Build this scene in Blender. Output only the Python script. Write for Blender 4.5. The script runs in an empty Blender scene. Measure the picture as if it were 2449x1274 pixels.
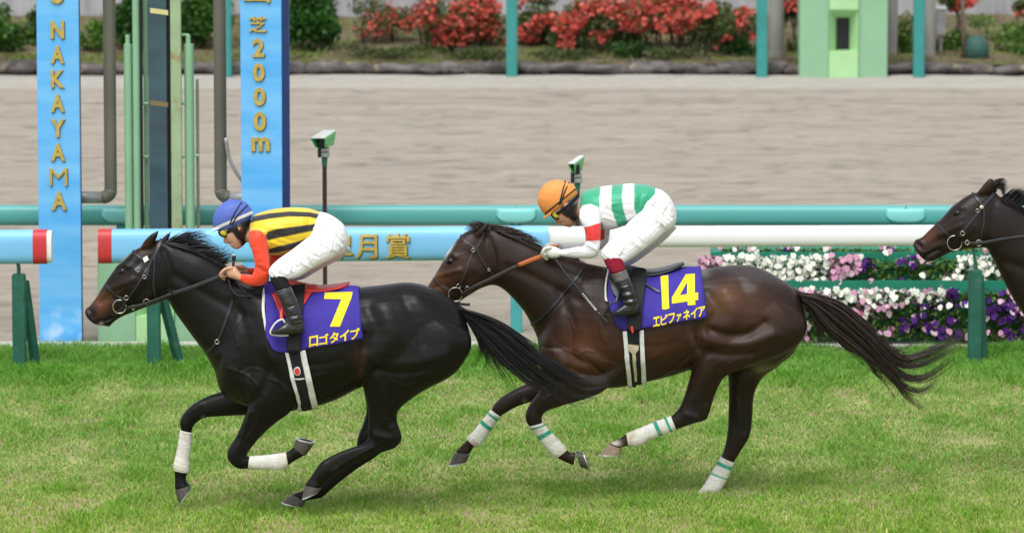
import bpy, bmesh, math, random
import numpy as np
from mathutils import Vector, Matrix
from mathutils.bvhtree import BVHTree

# ------------------------------------------------------------------ camera, sky, sun, exposure
SC = bpy.context.scene
COL = SC.collection
CAM_H = 6.0
F_PX, CX, CY = 2449 * 200.0 / 36.0, 1224.5, 637.0
TH = math.atan((637.0 + 1120.0) / F_PX)
cam_data = bpy.data.cameras.new('camera')
cam_data.lens = 200.0
cam_data.sensor_width = 36.0
cam_data.clip_start = 1.0
cam_data.clip_end = 3000.0
cam_data.dof.use_dof = True
cam_data.dof.focus_distance = 34.6 / math.cos(TH)
cam_data.dof.aperture_fstop = 4.0
cam = bpy.data.objects.new('camera', cam_data)
COL.objects.link(cam)
cam.location = (0, 0, CAM_H)
cam.rotation_euler = (math.pi / 2 - TH, 0, 0)
SC.camera = cam

SUN_EL, SUN_AZ = math.radians(63), math.radians(200)   # azimuth from +Y, clockwise: behind the camera, slightly left
world = bpy.data.worlds.new('World')
SC.world = world
world.use_nodes = True
wn, wl = world.node_tree.nodes, world.node_tree.links
for n in list(wn):
    wn.remove(n)
w_out = wn.new('ShaderNodeOutputWorld')
w_bg = wn.new('ShaderNodeBackground')
w_hs = wn.new('ShaderNodeHueSaturation')
w_sky = wn.new('ShaderNodeTexSky')
w_sky.sky_type = 'NISHITA'
w_sky.sun_disc = False
w_sky.sun_elevation = SUN_EL
w_sky.sun_rotation = SUN_AZ
w_sky.air_density = 1.0
w_sky.dust_density = 1.5
w_sky.ozone_density = 1.0
w_hs.inputs['Saturation'].default_value = 0.25
wl.new(w_sky.outputs[0], w_hs.inputs['Color'])
wl.new(w_hs.outputs[0], w_bg.inputs['Color'])
w_bg.inputs['Strength'].default_value = 0.11
wl.new(w_bg.outputs[0], w_out.inputs['Surface'])

sun_data = bpy.data.lights.new('sun', 'SUN')
sun_data.energy = 1.5
sun_data.angle = math.radians(40)
sun_data.color = (1.0, 0.985, 0.955)
sun = bpy.data.objects.new('sun', sun_data)
COL.objects.link(sun)
sun_dir = Vector((math.sin(SUN_AZ) * math.cos(SUN_EL), math.cos(SUN_AZ) * math.cos(SUN_EL), math.sin(SUN_EL)))
sun.rotation_euler = sun_dir.to_track_quat('Z', 'Y').to_euler()

SC.view_settings.view_transform = 'Standard'
SC.view_settings.look = 'None'
SC.view_settings.gamma = 1.0
SC.view_settings.use_curve_mapping = False
SC.view_settings.exposure = 0.9

rng = np.random.default_rng(7)
random.seed(7)

# ------------------------------------------------------------------ projection helpers (side plan of the place)
ST, CT = math.sin(TH), math.cos(TH)

def W(px, py, Y):
    """point of the vertical plane at depth Y that the photograph shows at (px, py)"""
    u, v = (px - CX) / F_PX, -(py - CY) / F_PX
    dy, dz = CT + v * ST, -ST + v * CT
    t = Y / dy
    return np.array((u * t, Y, CAM_H + dz * t))

def G(px, py, z=0.0):
    u, v = (px - CX) / F_PX, -(py - CY) / F_PX
    dy, dz = CT + v * ST, -ST + v * CT
    t = (z - CAM_H) / dz
    return np.array((u * t, dy * t, z))

def ray(px, py):
    u, v = (px - CX) / F_PX, -(py - CY) / F_PX
    return Vector((u, CT + v * ST, -ST + v * CT)).normalized()

def P(V):
    V = np.asarray(V)
    x, y, z = V[:, 0], V[:, 1], V[:, 2] - CAM_H
    d = y * CT - z * ST
    up = y * ST + z * CT
    return np.stack((CX + F_PX * x / d, CY - F_PX * up / d), 1)

# ------------------------------------------------------------------ object helpers
def tag(o, label=None, cat=None, group=None, kind=None):
    if label: o['label'] = label
    if cat: o['category'] = cat
    if group: o['group'] = group
    if kind: o['kind'] = kind
    return o

def thing(name, label, cat, loc, group=None):
    o = bpy.data.objects.new(name, None)
    o.empty_display_size = 0.1
    COL.objects.link(o)
    o.location = [float(c) for c in loc]
    return tag(o, label, cat, group)

def root_loc(p):
    return Vector((0, 0, 0)) if p is None else (p.location + root_loc(p.parent))

def make_mesh(name, V, Fc, smooth=True, col=None):
    me = bpy.data.meshes.new(name)
    V = np.asarray(V, dtype=np.float32)
    if isinstance(Fc, np.ndarray):
        n, k = Fc.shape
        me.vertices.add(len(V)); me.vertices.foreach_set('co', V.ravel())
        me.loops.add(n * k); me.loops.foreach_set('vertex_index', Fc.astype(np.int32).ravel())
        me.polygons.add(n)
        me.polygons.foreach_set('loop_start', np.arange(0, n * k, k, dtype=np.int32))
        me.update(calc_edges=True)
    else:
        me.from_pydata(V.tolist(), [], [list(map(int, f)) for f in Fc])
        me.update()
    if smooth:
        me.polygons.foreach_set('use_smooth', np.ones(len(me.polygons), dtype=bool))
    if col is not None:
        a = me.color_attributes.new('Col', 'FLOAT_COLOR', 'POINT')
        c = np.ones((len(V), 4), dtype=np.float32); c[:, :3] = col
        a.data.foreach_set('color', c.ravel())
    return me

def part(name, V, Fc, mat, parent=None, smooth=True, col=None, auto=None):
    me = make_mesh(name, V, Fc, smooth, col)
    me.materials.append(mat)
    o = bpy.data.objects.new(name, me)
    COL.objects.link(o)
    if parent is not None:
        o.parent = parent
        o.location = -root_loc(parent)
    if auto is not None:
        sharp(me, auto)
    return o

def sharp(me, deg=35):
    bm = bmesh.new(); bm.from_mesh(me)
    for e in bm.edges:
        if len(e.link_faces) == 2 and e.calc_face_angle(0) > math.radians(deg):
            e.smooth = False
    bm.to_mesh(me); bm.free()

class MB:
    """collects simple shapes into one mesh"""
    def __init__(s): s.V, s.F = [], []
    def add(s, V, F):
        b = len(s.V); s.V += [tuple(map(float, v)) for v in V]
        s.F += [[int(i) + b for i in f] for f in F]; return s
    def box(s, lo, hi):
        x0, y0, z0 = lo; x1, y1, z1 = hi
        V = [(x0,y0,z0),(x1,y0,z0),(x1,y1,z0),(x0,y1,z0),(x0,y0,z1),(x1,y0,z1),(x1,y1,z1),(x0,y1,z1)]
        return s.add(V, [(0,3,2,1),(4,5,6,7),(0,1,5,4),(1,2,6,5),(2,3,7,6),(3,0,4,7)])
    def bbox(s, lo, hi, b=0.01):
        bm = bmesh.new(); bmesh.ops.create_cube(bm, size=1)
        lo, hi = np.array(lo, float), np.array(hi, float)
        for v in bm.verts:
            v.co = Vector((lo + hi) / 2) + Vector(np.array(v.co) * (hi - lo))
        bmesh.ops.bevel(bm, geom=bm.edges[:], offset=b, segments=2, affect='EDGES')
        bm.verts.index_update()
        s.add([v.co for v in bm.verts], [[v.index for v in f.verts] for f in bm.faces]); bm.free(); return s
    def tube(s, pts, r, n=10, cap=True):
        V, F = tube(pts, r, n, cap); return s.add(V, F)
    def build(s, name, mat, parent=None, smooth=True, auto=35):
        return part(name, np.array(s.V), s.F, mat, parent, smooth, None, auto)

def tube(pts, r, n=10, cap=True, flat=None, ref=None):
    """tube along 3-D points; r scalar or list; flat=(a,b) ellipse factors"""
    pts = np.asarray(pts, float); m = len(pts)
    r = np.full(m, r) if np.isscalar(r) else np.asarray(r, float)
    T = np.gradient(pts, axis=0); T /= np.linalg.norm(T, axis=1)[:, None] + 1e-9
    up = np.array(ref if ref is not None else (0, 1, 0), float)
    if abs(np.dot(T[0], up)) > 0.95: up = np.array((1.0, 0, 0)) if ref is None else np.array((0, 0, 1.0))
    V, F = [], []
    a = np.linspace(0, 2 * np.pi, n, endpoint=False)
    fa, fb = flat or (1, 1)
    for i in range(m):
        A = up - T[i] * np.dot(up, T[i]); A /= np.linalg.norm(A) + 1e-9
        B = np.cross(T[i], A)
        if ref is None: up = A
        V.append(pts[i] + r[i] * (fa * np.cos(a)[:, None] * A + fb * np.sin(a)[:, None] * B))
    V = np.concatenate(V)
    for i in range(m - 1):
        for j in range(n):
            k = (j + 1) % n
            F.append((i*n+j, i*n+k, (i+1)*n+k, (i+1)*n+j))
    if cap:
        F.append(tuple(range(n-1, -1, -1))); F.append(tuple(range((m-1)*n, m*n)))
    return V, F

def crom(A, k):
    """Catmull-Rom through the rows of A, k steps per span"""
    A = np.asarray(A, float)
    if len(A) < 3 or k <= 1: 
        if len(A) == 2 and k > 1:
            t = np.linspace(0, 1, k + 1)[:, None]; return A[0] * (1 - t) + A[1] * t
        return A
    E = np.vstack((2 * A[0] - A[1], A, 2 * A[-1] - A[-2]))
    out = []
    for i in range(1, len(E) - 2):
        p0, p1, p2, p3 = E[i-1], E[i], E[i+1], E[i+2]
        for t in np.arange(k) / k:
            out.append(0.5 * (2*p1 + (p2-p0)*t + (2*p0-5*p1+4*p2-p3)*t*t + (3*p1-p0-3*p2+p3)*t**3))
    out.append(A[-1])
    return np.array(out)

def loft(secs, Y0, n=24, k=4, e=2.2, yo=0.0, dx=0, dy=0, grow=0.0, cap=True):
    """rings between two outline points of the photograph; secs rows (x1,y1,x2,y2,halfwidth[,yoff])"""
    R = []
    for s in secs:
        s = list(s)
        if len(s) == 5: s.append(yo)
        R.append(s)
    R = crom(R, k)
    a = np.linspace(0, 2 * np.pi, n, endpoint=False)
    ca, sa = np.cos(a), np.sin(a)
    ca = np.sign(ca) * np.abs(ca) ** (2 / e); sa = np.sign(sa) * np.abs(sa) ** (2 / e)
    V, F = [], []
    for x1, y1, x2, y2, w, o in R:
        p, q = W(x1 + dx, y1 + dy, Y0 + o), W(x2 + dx, y2 + dy, Y0 + o)
        c, A = (p + q) / 2, (p - q) / 2
        if grow:
            A = A * (1 + grow / (np.linalg.norm(A) + 1e-6)); w = w + grow
        V.append(c + ca[:, None] * A + sa[:, None] * np.array((0, max(w, 0.002), 0)))
    m = len(R); V = np.concatenate(V)
    for i in range(m - 1):
        for j in range(n):
            kk = (j + 1) % n
            F.append((i*n+j, i*n+kk, (i+1)*n+kk, (i+1)*n+j))
    if cap:
        F.append(tuple(range(n-1, -1, -1))); F.append(tuple(range((m-1)*n, m*n)))
    return V, F

def fix_normals(V, F):
    bm = bmesh.new()
    vs = [bm.verts.new(v) for v in V]
    for f in F:
        try: bm.faces.new([vs[i] for i in f])
        except ValueError: pass
    bmesh.ops.recalc_face_normals(bm, faces=bm.faces[:])
    bm.verts.index_update()
    F2 = [[v.index for v in f.verts] for f in bm.faces]
    bm.free()
    return V, F2

def union(shells, voxel, iters=6):
    """one continuous surface out of overlapping closed shells"""
    Vs, Fs, b = [], [], 0
    for V, F in shells:
        V, F = fix_normals(V, F)
        Vs.append(np.asarray(V)); Fs += [[i + b for i in f] for f in F]; b += len(V)
    me = make_mesh('tmp', np.concatenate(Vs), Fs, False)
    o = bpy.data.objects.new('tmp', me); COL.objects.link(o)
    m = o.modifiers.new('r', 'REMESH'); m.mode = 'VOXEL'; m.voxel_size = voxel
    dg = bpy.context.evaluated_depsgraph_get()
    ev = o.evaluated_get(dg); em = ev.to_mesh()
    V = np.empty(len(em.vertices) * 3, dtype=np.float32); em.vertices.foreach_get('co', V); V = V.reshape(-1, 3).astype(float)
    L = np.empty(len(em.loops), dtype=np.int32); em.loops.foreach_get('vertex_index', L)
    Fq = L.reshape(-1, 4) if len(L) == 4 * len(em.polygons) else None
    if Fq is None:
        Fq = [list(p.vertices) for p in em.polygons]
    ev.to_mesh_clear(); bpy.data.objects.remove(o); bpy.data.meshes.remove(me)
    if iters: V = taubin(V, Fq, iters)
    return V, Fq

def taubin(V, Fq, iters, lam=0.55, mu=-0.57):
    E = np.concatenate([Fq[:, [0,1]], Fq[:, [1,2]], Fq[:, [2,3]], Fq[:, [3,0]]])
    n = len(V); deg = np.bincount(E[:,0], minlength=n) + np.bincount(E[:,1], minlength=n)
    deg = np.maximum(deg, 1)[:, None]
    for it in range(iters):
        for s in (lam, mu):
            S = np.stack([np.bincount(E[:,0], V[E[:,1], c], n) + np.bincount(E[:,1], V[E[:,0], c], n) for c in range(3)], 1)
            V = V + s * (S / deg - V)
    return V

def normals(V, Fq):
    a = V[Fq[:, 2]] - V[Fq[:, 0]]; b = V[Fq[:, 3]] - V[Fq[:, 1]]
    fn = np.cross(a, b)
    N = np.zeros_like(V)
    for j in range(4):
        for c in range(3):
            N[:, c] += np.bincount(Fq[:, j], fn[:, c], len(V))
    return N / (np.linalg.norm(N, axis=1)[:, None] + 1e-12)

def seg_dist(Q, poly):
    poly = np.asarray(poly, float)
    d = np.full(len(Q), 1e9)
    for a, b in zip(poly[:-1], poly[1:]):
        ab = b - a; L = (ab @ ab) + 1e-9
        t = np.clip(((Q - a) @ ab) / L, 0, 1)
        d = np.minimum(d, np.linalg.norm(Q - (a + t[:, None] * ab), axis=1))
    return d

def in_poly(Q, poly):
    poly = np.asarray(poly, float); x, y = Q[:, 0], Q[:, 1]
    ins = np.zeros(len(Q), bool); j = len(poly) - 1
    for i in range(len(poly)):
        xi, yi = poly[i]; xj, yj = poly[j]
        c = ((yi > y) != (yj > y)) & (x < (xj - xi) * (y - yi) / (yj - yi + 1e-9) + xi)
        ins ^= c; j = i
    return ins

def soft_poly(Q, poly, soft=1.5):
    """0..1 inside a polygon with a soft edge"""
    ins = in_poly(Q, poly)
    poly = list(poly) + [poly[0]]
    d = seg_dist(Q, poly)
    sd = np.where(ins, d, -d)
    return np.clip(sd / soft * 0.5 + 0.5, 0, 1)

def blend(C, w, col):
    return C * (1 - w[:, None]) + np.array(col)[None] * w[:, None]

def vnoise(x, y, seed=0):
    x, y = np.asarray(x, float), np.asarray(y, float)
    xi, yi = np.floor(x).astype(np.int64), np.floor(y).astype(np.int64)
    fx, fy = x - xi, y - yi
    fx = fx * fx * (3 - 2 * fx); fy = fy * fy * (3 - 2 * fy)
    def h(a, b):
        v = (a * 374761393 + b * 668265263 + seed * 1442695041) & 0xffffffff
        v = ((v ^ (v >> 13)) * 1274126177) & 0xffffffff
        return ((v ^ (v >> 16)) & 0xffff) / 65535.0
    return (h(xi, yi) * (1-fx) + h(xi+1, yi) * fx) * (1-fy) + (h(xi, yi+1) * (1-fx) + h(xi+1, yi+1) * fx) * fy

# ------------------------------------------------------------------ materials
def mat(name, color=(0.5, 0.5, 0.5), rough=0.6, spec=0.5, attr=False, var=0.0, vscale=8.0, vdet=4.0, stretch=(1, 1, 1),
        bump=0.0, bscale=60.0, bstretch=None, metal=0.0, coat=0.0, transl=0.0, sheen=0.0, dirt=None, ridge=False):
    m = bpy.data.materials.new(name); m.use_nodes = True
    nt = m.node_tree; N, L = nt.nodes, nt.links
    b = N['Principled BSDF']
    b.inputs['Roughness'].default_value = rough
    b.inputs['Specular IOR Level'].default_value = spec
    b.inputs['Metallic'].default_value = metal
    b.inputs['Coat Weight'].default_value = coat
    if sheen: b.inputs['Sheen Weight'].default_value = sheen
    tc = N.new('ShaderNodeTexCoord')
    def noise(scale, st, det=4.0):
        mp = N.new('ShaderNodeMapping'); mp.inputs['Scale'].default_value = st
        L.new(tc.outputs['Object'], mp.inputs['Vector'])
        nz = N.new('ShaderNodeTexNoise'); nz.inputs['Scale'].default_value = scale; nz.inputs['Detail'].default_value = det
        L.new(mp.outputs[0], nz.inputs['Vector']); return nz
    if attr:
        at = N.new('ShaderNodeVertexColor'); at.layer_name = 'Col'; src = at.outputs['Color']
    else:
        rgb = N.new('ShaderNodeRGB'); rgb.outputs[0].default_value = (*color, 1); src = rgb.outputs[0]
    if var:
        nz = noise(vscale, stretch, vdet)
        mr = N.new('ShaderNodeMapRange'); mr.inputs['From Min'].default_value = 0.3; mr.inputs['From Max'].default_value = 0.7
        mr.inputs['To Min'].default_value = 1 - var; mr.inputs['To Max'].default_value = 1 + var
        L.new(nz.outputs['Fac'], mr.inputs['Value'])
        mx = N.new('ShaderNodeVectorMath'); mx.operation = 'SCALE'
        L.new(src, mx.inputs[0]); L.new(mr.outputs[0], mx.inputs['Scale']); src = mx.outputs[0]
    if dirt:
        dc, ds, lo, hi = dirt
        nz = noise(ds, (1, 1, 1), 6.0)
        mr = N.new('ShaderNodeMapRange'); mr.inputs['From Min'].default_value = lo; mr.inputs['From Max'].default_value = hi
        L.new(nz.outputs['Fac'], mr.inputs['Value'])
        mx = N.new('ShaderNodeMix'); mx.data_type = 'RGBA'
        L.new(mr.outputs[0], mx.inputs['Factor']); L.new(src, mx.inputs['A']); mx.inputs['B'].default_value = (*dc, 1)
        src = mx.outputs['Result']
    L.new(src, b.inputs['Base Color'])
    if bump:
        nz = noise(bscale, bstretch or (1, 1, 1), 3.0)
        bp = N.new('ShaderNodeBump'); bp.inputs['Strength'].default_value = 1.0; bp.inputs['Distance'].default_value = bump
        hsrc = nz.outputs['Fac']
        if ridge:                                     # sharp fold lines of thin cloth
            m1 = N.new('ShaderNodeMath'); m1.operation = 'SUBTRACT'; m1.inputs[1].default_value = 0.5; L.new(hsrc, m1.inputs[0])
            m2 = N.new('ShaderNodeMath'); m2.operation = 'ABSOLUTE'; L.new(m1.outputs[0], m2.inputs[0])
            m3 = N.new('ShaderNodeMath'); m3.operation = 'POWER'; m3.inputs[1].default_value = 0.7; L.new(m2.outputs[0], m3.inputs[0]); hsrc = m3.outputs[0]
        L.new(hsrc, bp.inputs['Height']); L.new(bp.outputs[0], b.inputs['Normal'])
    if transl:
        tr = N.new('ShaderNodeBsdfTranslucent'); L.new(src, tr.inputs['Color'])
        ms = N.new('ShaderNodeMixShader'); ms.inputs[0].default_value = transl
        out = N['Material Output']
        L.new(b.outputs[0], ms.inputs[1]); L.new(tr.outputs[0], ms.inputs[2]); L.new(ms.outputs[0], out.inputs['Surface'])
    return m

def text_mesh(s, size=1.0, extrude=0.0, offset=0.0, space=1.0):
    cu = bpy.data.curves.new('t', 'FONT'); cu.body = s; cu.size = size; cu.extrude = extrude; cu.offset = offset
    cu.align_x = 'CENTER'; cu.align_y = 'CENTER'; cu.space_character = space; cu.resolution_u = 4
    o = bpy.data.objects.new('t', cu); COL.objects.link(o)
    dg = bpy.context.evaluated_depsgraph_get(); dg.update()
    me = bpy.data.meshes.new_from_object(o.evaluated_get(dg))
    V = np.array([v.co[:] for v in me.vertices]); F = [list(p.vertices) for p in me.polygons]
    bpy.data.objects.remove(o); bpy.data.curves.remove(cu); bpy.data.meshes.remove(me)
    return V, F

def fit_glyph(s, x0, y0, x1, y1, Y, depth, offset=0.0):
    """a raised character filling a box of the photograph on the plane Y, front face at Y-depth"""
    V, F = text_mesh(s, 1.0, 0.5, offset)
    lo, hi = V.min(0), V.max(0)
    a, b = W(x0, y1, Y), W(x1, y0, Y)
    U = (V - lo) / (hi - lo)
    out = np.stack((a[0] + U[:,0] * (b[0]-a[0]), Y - depth * U[:,2], a[2] + U[:,1] * (b[2]-a[2])), 1)
    return out, F
# ------------------------------------------------------------------ the setting
M = {}
M['soil'] = mat('soil', (0.30, 0.30, 0.12), 0.9, 0.2, var=0.3, vscale=3, dirt=((0.34, 0.26, 0.15), 1.6, 0.5, 0.62))
M['grassland'] = mat('grassland', (0.10, 0.17, 0.035), 0.9, 0.2, var=0.3, vscale=2.0)
M['grass'] = mat('grass_blades', attr=True, rough=0.55, spec=0.25, transl=0.35)
M['sand'] = mat('sand', attr=True, rough=0.95, spec=0.15, var=0.07, vscale=9.0, stretch=(0.8, 2.4, 1), bump=0.012, bscale=16, bstretch=(0.7, 1.6, 1))
M['kerb'] = mat('kerb_concrete', (0.50, 0.48, 0.45), 0.85, 0.3, var=0.15, vscale=4)
M['concrete'] = mat('concrete', (0.36, 0.355, 0.37), 0.9, 0.3, var=0.22, vscale=2.5, stretch=(3, 1, 0.6))
M['bank'] = mat('bank_soil', (0.13, 0.105, 0.065), 0.95, 0.1, var=0.5, vscale=4.0, dirt=((0.13, 0.15, 0.05), 2.5, 0.5, 0.65))

RAIL_A, RAIL_B = G(45, 888), G(2330, 872)            # feet of the white rail's posts
def rail_Y(px):
    t = (px - 45) / (2330 - 45.0)
    return RAIL_A[1] + t * (RAIL_B[1] - RAIL_A[1])
TURF_END = G(1000, 838)[1]
SAND0, SAND1 = TURF_END + 0.25, G(1200, 176)[1]

def sheet(name, x0, x1, y0, y1, z, m, kind='structure'):
    o = part(name, [(x0,y0,z),(x1,y0,z),(x1,y1,z),(x0,y1,z)], [(0,1,2,3)], m, None, False)
    return tag(o, kind=kind)

sheet('ground', -900, 900, -300, 2500, -0.30, M['grassland'])
sheet('turf', -30, 30, 5, TURF_END, 0.0, M['soil'])
kb = MB().bbox((-30, TURF_END + 0.004, -0.05), (30, TURF_END + 0.25, 0.035), 0.012)
tag(kb.build('kerb', M['kerb']), kind='structure')

# sand track: harrowed rows along the course
def sand_sheet():
    xs = np.arange(-9, 9.01, 0.072)
    ys = np.concatenate((np.arange(SAND0, SAND1 + 0.3, 0.055),))
    X, Yg = np.meshgrid(xs, ys)
    z = np.zeros_like(X)
    wob = (vnoise(X * 0.12, Yg * 0.9, 3) - 0.5) * 0.12
    rows = np.sin((Yg + wob) * 2 * np.pi / 0.29)
    amp = 0.35 + 0.9 * vnoise(X * 1.1, Yg * 3.0, 5)
    z += 0.011 * rows * amp
    z += 0.010 * (vnoise(X * 2.2, Yg * 7.0, 11) - 0.5) + 0.010 * (vnoise(X * 5.5, Yg * 13.0, 12) - 0.5)
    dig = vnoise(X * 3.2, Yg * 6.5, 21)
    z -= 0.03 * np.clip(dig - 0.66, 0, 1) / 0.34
    z += 0.03 * (vnoise(X * 0.1, Yg * 0.4, 8) - 0.5)
    edge = np.clip((Yg - SAND0) / 0.4, 0, 1); z = z * edge - 0.02
    V = np.stack((X.ravel(), Yg.ravel(), z.ravel()), 1)
    ny, nx = X.shape
    i = np.arange(ny * nx).reshape(ny, nx)
    Fq = np.stack((i[:-1,:-1].ravel(), i[:-1,1:].ravel(), i[1:,1:].ravel(), i[1:,:-1].ravel()), 1)
    t = 0.10 * vnoise(X * 0.12, Yg * 1.1, 31) + 0.16 * vnoise(X * 0.06, Yg * 5.0, 36) + 0.34 * vnoise(X * 0.10, Yg * 8.5, 32) + 0.36 * vnoise(X * 3.4, Yg * 9.0, 33)
    t = t.ravel()[:, None]
    t = np.clip(t * 1.5 - 0.25, 0, 1)
    pit_shade = np.clip((vnoise(X * 3.2, Yg * 6.5, 21) - 0.66) / 0.2, 0, 1).ravel()[:, None]
    pit_shade2 = np.clip((vnoise(X * 5.5, Yg * 10.0, 27) - 0.74) / 0.15, 0, 1).ravel()[:, None]
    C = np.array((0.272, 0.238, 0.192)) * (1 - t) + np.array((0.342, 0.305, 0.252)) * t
    C = C * (1 - 0.17 * pit_shade) * (1 - 0.22 * pit_shade2)   # groove shade painted into the sand colour as dark dashes
    far = np.clip((Yg.ravel() - (SAND1 - 1.7)) / 0.5, 0, 1)[:, None]   # loose pale sand by the far edge
    C = C * (1 - far * 0.6) + np.array((0.40, 0.38, 0.345)) * far * 0.6
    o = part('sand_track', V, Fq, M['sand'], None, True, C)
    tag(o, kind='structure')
    M['sandflat'] = mat('sand_flat', (0.31, 0.275, 0.225), 0.95, 0.15, var=0.12, vscale=2, stretch=(0.5, 3, 1))
    for nm, x0, x1 in (('sand_track_beyond', -60, -9), ('sand_track_beyond', 9, 60)):
        sheet(nm, x0, x1, SAND0, SAND1 + 0.3, -0.02, M['sandflat'])
sand_sheet()

# bank behind the track
def bank():
    xs = np.arange(-16, 16.01, 0.18); ys = np.arange(SAND1 + 0.12, SAND1 + 9.0, 0.15)
    X, Yg = np.meshgrid(xs, ys)
    d = Yg - SAND1
    z = 0.06 + 0.10 * np.clip(d, 0, 2) + 0.06 * (vnoise(X * 1.3, Yg * 1.3, 2) - 0.5) + 0.05 * (vnoise(X * 4, Yg * 4, 4) - 0.5)
    V = np.stack((X.ravel(), Yg.ravel(), z.ravel()), 1)
    ny, nx = X.shape; i = np.arange(ny * nx).reshape(ny, nx)
    Fq = np.stack((i[:-1,:-1].ravel(), i[:-1,1:].ravel(), i[1:,1:].ravel(), i[1:,:-1].ravel()), 1)
    tag(part('bank', V, Fq, M['bank'], None, True), kind='structure')
bank()
def bank_weeds():
    n = 15000
    x = rng.uniform(-7.5, 7.5, n); y = rng.uniform(SAND1 + 0.2, SAND1 + 4.4, n)
    c = vnoise(x * 2.2, y * 2.0, 61)
    k = rng.random(n) < 0.25 + 0.9 * np.clip(c - .3, 0, 1); x, y, c = x[k], y[k], c[k]; n = len(x)
    t = np.clip(c + 0.5 * (rng.random(n) - .5), 0, 1)[:, None]
    C = np.array((0.26, 0.22, 0.12)) * (1 - t) + np.array((0.17, 0.22, 0.055)) * t
    z = 0.06 + 0.10 * np.clip(y - SAND1, 0, 2)
    V, Fq, Cv = blades(x, y, rng.uniform(0.03, 0.10, n), rng.uniform(0.012, 0.025, n), C, z - 0.02, 0.9)
    tag(part('bank_weeds', V, Fq, M['grass'], None, False, Cv), 'dry weeds and grass covering the bank behind the sand', 'weeds', kind='stuff')
def bank_z(y): return 0.06 + 0.10 * min(max(y - SAND1, 0), 2)

# ------------------------------------------------------------------ grass
def blades(x, y, h, wdt, C, z=0.0, lean=0.5):
    n = len(x)
    yaw = rng.uniform(0, 2*np.pi, n); la = rng.uniform(0, 2*np.pi, n); ll = h * lean * rng.uniform(0.15, 1.3, n)
    cx, cy = np.cos(yaw) * wdt / 2, np.sin(yaw) * wdt / 2
    lx, ly = np.cos(la) * ll, np.sin(la) * ll
    zz = np.zeros(n) + z
    V = np.empty((n, 5, 3))
    V[:,0] = np.stack((x-cx, y-cy, zz), 1); V[:,1] = np.stack((x+cx, y+cy, zz), 1)
    V[:,2] = np.stack((x+cx*.8+lx*.4, y+cy*.8+ly*.4, zz+h*.6), 1); V[:,3] = np.stack((x-cx*.8+lx*.4, y-cy*.8+ly*.4, zz+h*.6), 1)
    V[:,4] = np.stack((x+lx, y+ly, zz+h), 1)
    b = np.arange(n)[:, None] * 5
    Fq = np.concatenate((b + np.array([[0,1,2]]), b + np.array([[0,2,3]]), b + np.array([[3,2,4]])))
    Cv = np.repeat(C[:, None, :], 5, 1) * np.array((0.92, 0.92, 1.0, 1.0, 1.05))[None, :, None]
    return V.reshape(-1, 3), Fq, Cv.reshape(-1, 3)

def grass():
    n = 425000
    x = rng.uniform(-6.0, 6.0, n); y = rng.uniform(32.6, TURF_END + 0.02, n)
    clump = 0.65 * vnoise(x * 4.2, y * 2.2, 41) + 0.35 * vnoise(x * 9.0, y * 5.0, 46); patch = vnoise(x * 0.8, y * 0.7, 42); fine = vnoise(x * 11, y * 6, 43)
    far = np.clip((y - (TURF_END - 1.75 + 0.5 * (vnoise(x * 1.5, 0 * y, 44) - 0.5))) / 0.6, 0, 1)
    bare = np.clip((vnoise(x * 1.9, y * 1.5, 48) - 0.88) / 0.1, 0, 1) * (1 - far)
    keep = rng.random(n) < (0.50 + 0.5 * clump + 0.4 * far) * (1 - 0.8 * bare)
    x, y, clump, patch, fine, far = (a[keep] for a in (x, y, clump, patch, fine, far)); n = len(x)
    h = (0.014 + 0.040 * clump ** 1.5 * rng.uniform(0.5, 1.2, n) + 0.008 * patch) * (1 + 0.9 * far) + 0.03 * far * clump
    wd = rng.uniform(0.005, 0.010, n)
    t = np.clip(1.5 * (clump - 0.35) + 0.25 * (fine - 0.5) + 0.35 * (rng.random(n) - .5), 0, 1)[:, None]
    C = np.array((0.265, 0.430, 0.095)) * (1 - t) + np.array((0.155, 0.355, 0.032)) * t
    straw = (rng.random(n) < 0.03 + 0.30 * np.clip(0.55 - clump, 0, 1) * np.clip(patch - 0.25, 0, 1) * (1 - far))
    C[straw] = np.array((0.55, 0.52, 0.25)) * rng.uniform(0.75, 1.1, (straw.sum(), 1))
    yel = np.clip(1 - (y - 33.6) / 3.0, 0, 1)[:, None]
    C = C * (1 + yel * np.array((0.14, 0.06, -0.3)))
    C = C * (1 - far[:, None] * np.array((0.30, 0.08, 0.35)))
    C *= rng.uniform(0.8, 1.2, (n, 1))
    V, Fq, Cv = blades(x, y, h, wd, C, 0.0, 1.15)
    o = part('grass', V, Fq, M['grass'], None, False, Cv)
    tag(o, 'short green racecourse grass with straw flecks under the horses', 'grass', kind='stuff')
grass()

bank_weeds()
# ------------------------------------------------------------------ rails, posts, pads
M['white_rail'] = mat('white_rail', (0.84, 0.84, 0.85), 0.35, 0.5, var=0.03, vscale=3, dirt=((0.58, 0.57, 0.52), 6, 0.62, 0.82))
M['teal'] = mat('teal_rail', (0.095, 0.365, 0.345), 0.4, 0.5, var=0.08, vscale=2.0, stretch=(0.4, 3, 3))
M['teal_light'] = mat('teal_sleeve', (0.22, 0.60, 0.58), 0.35, 0.5, var=0.06, vscale=5)
M['teal_post'] = mat('teal_post', (0.06, 0.36, 0.35), 0.5, 0.5, var=0.1, vscale=6)
M['teal_far'] = mat('far_teal_post', (0.035, 0.26, 0.24), 0.5, 0.5, var=0.1, vscale=6)
M['green_post'] = mat('green_post', (0.018, 0.115, 0.078), 0.55, 0.4, var=0.25, vscale=7, dirt=((0.06, 0.15, 0.11), 12, 0.58, 0.74))
M['pad_blue'] = mat('pad_blue', (0.21, 0.53, 0.83), 0.42, 0.5, var=0.12, vscale=1.6, stretch=(0.5, 1, 2.0))
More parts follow.
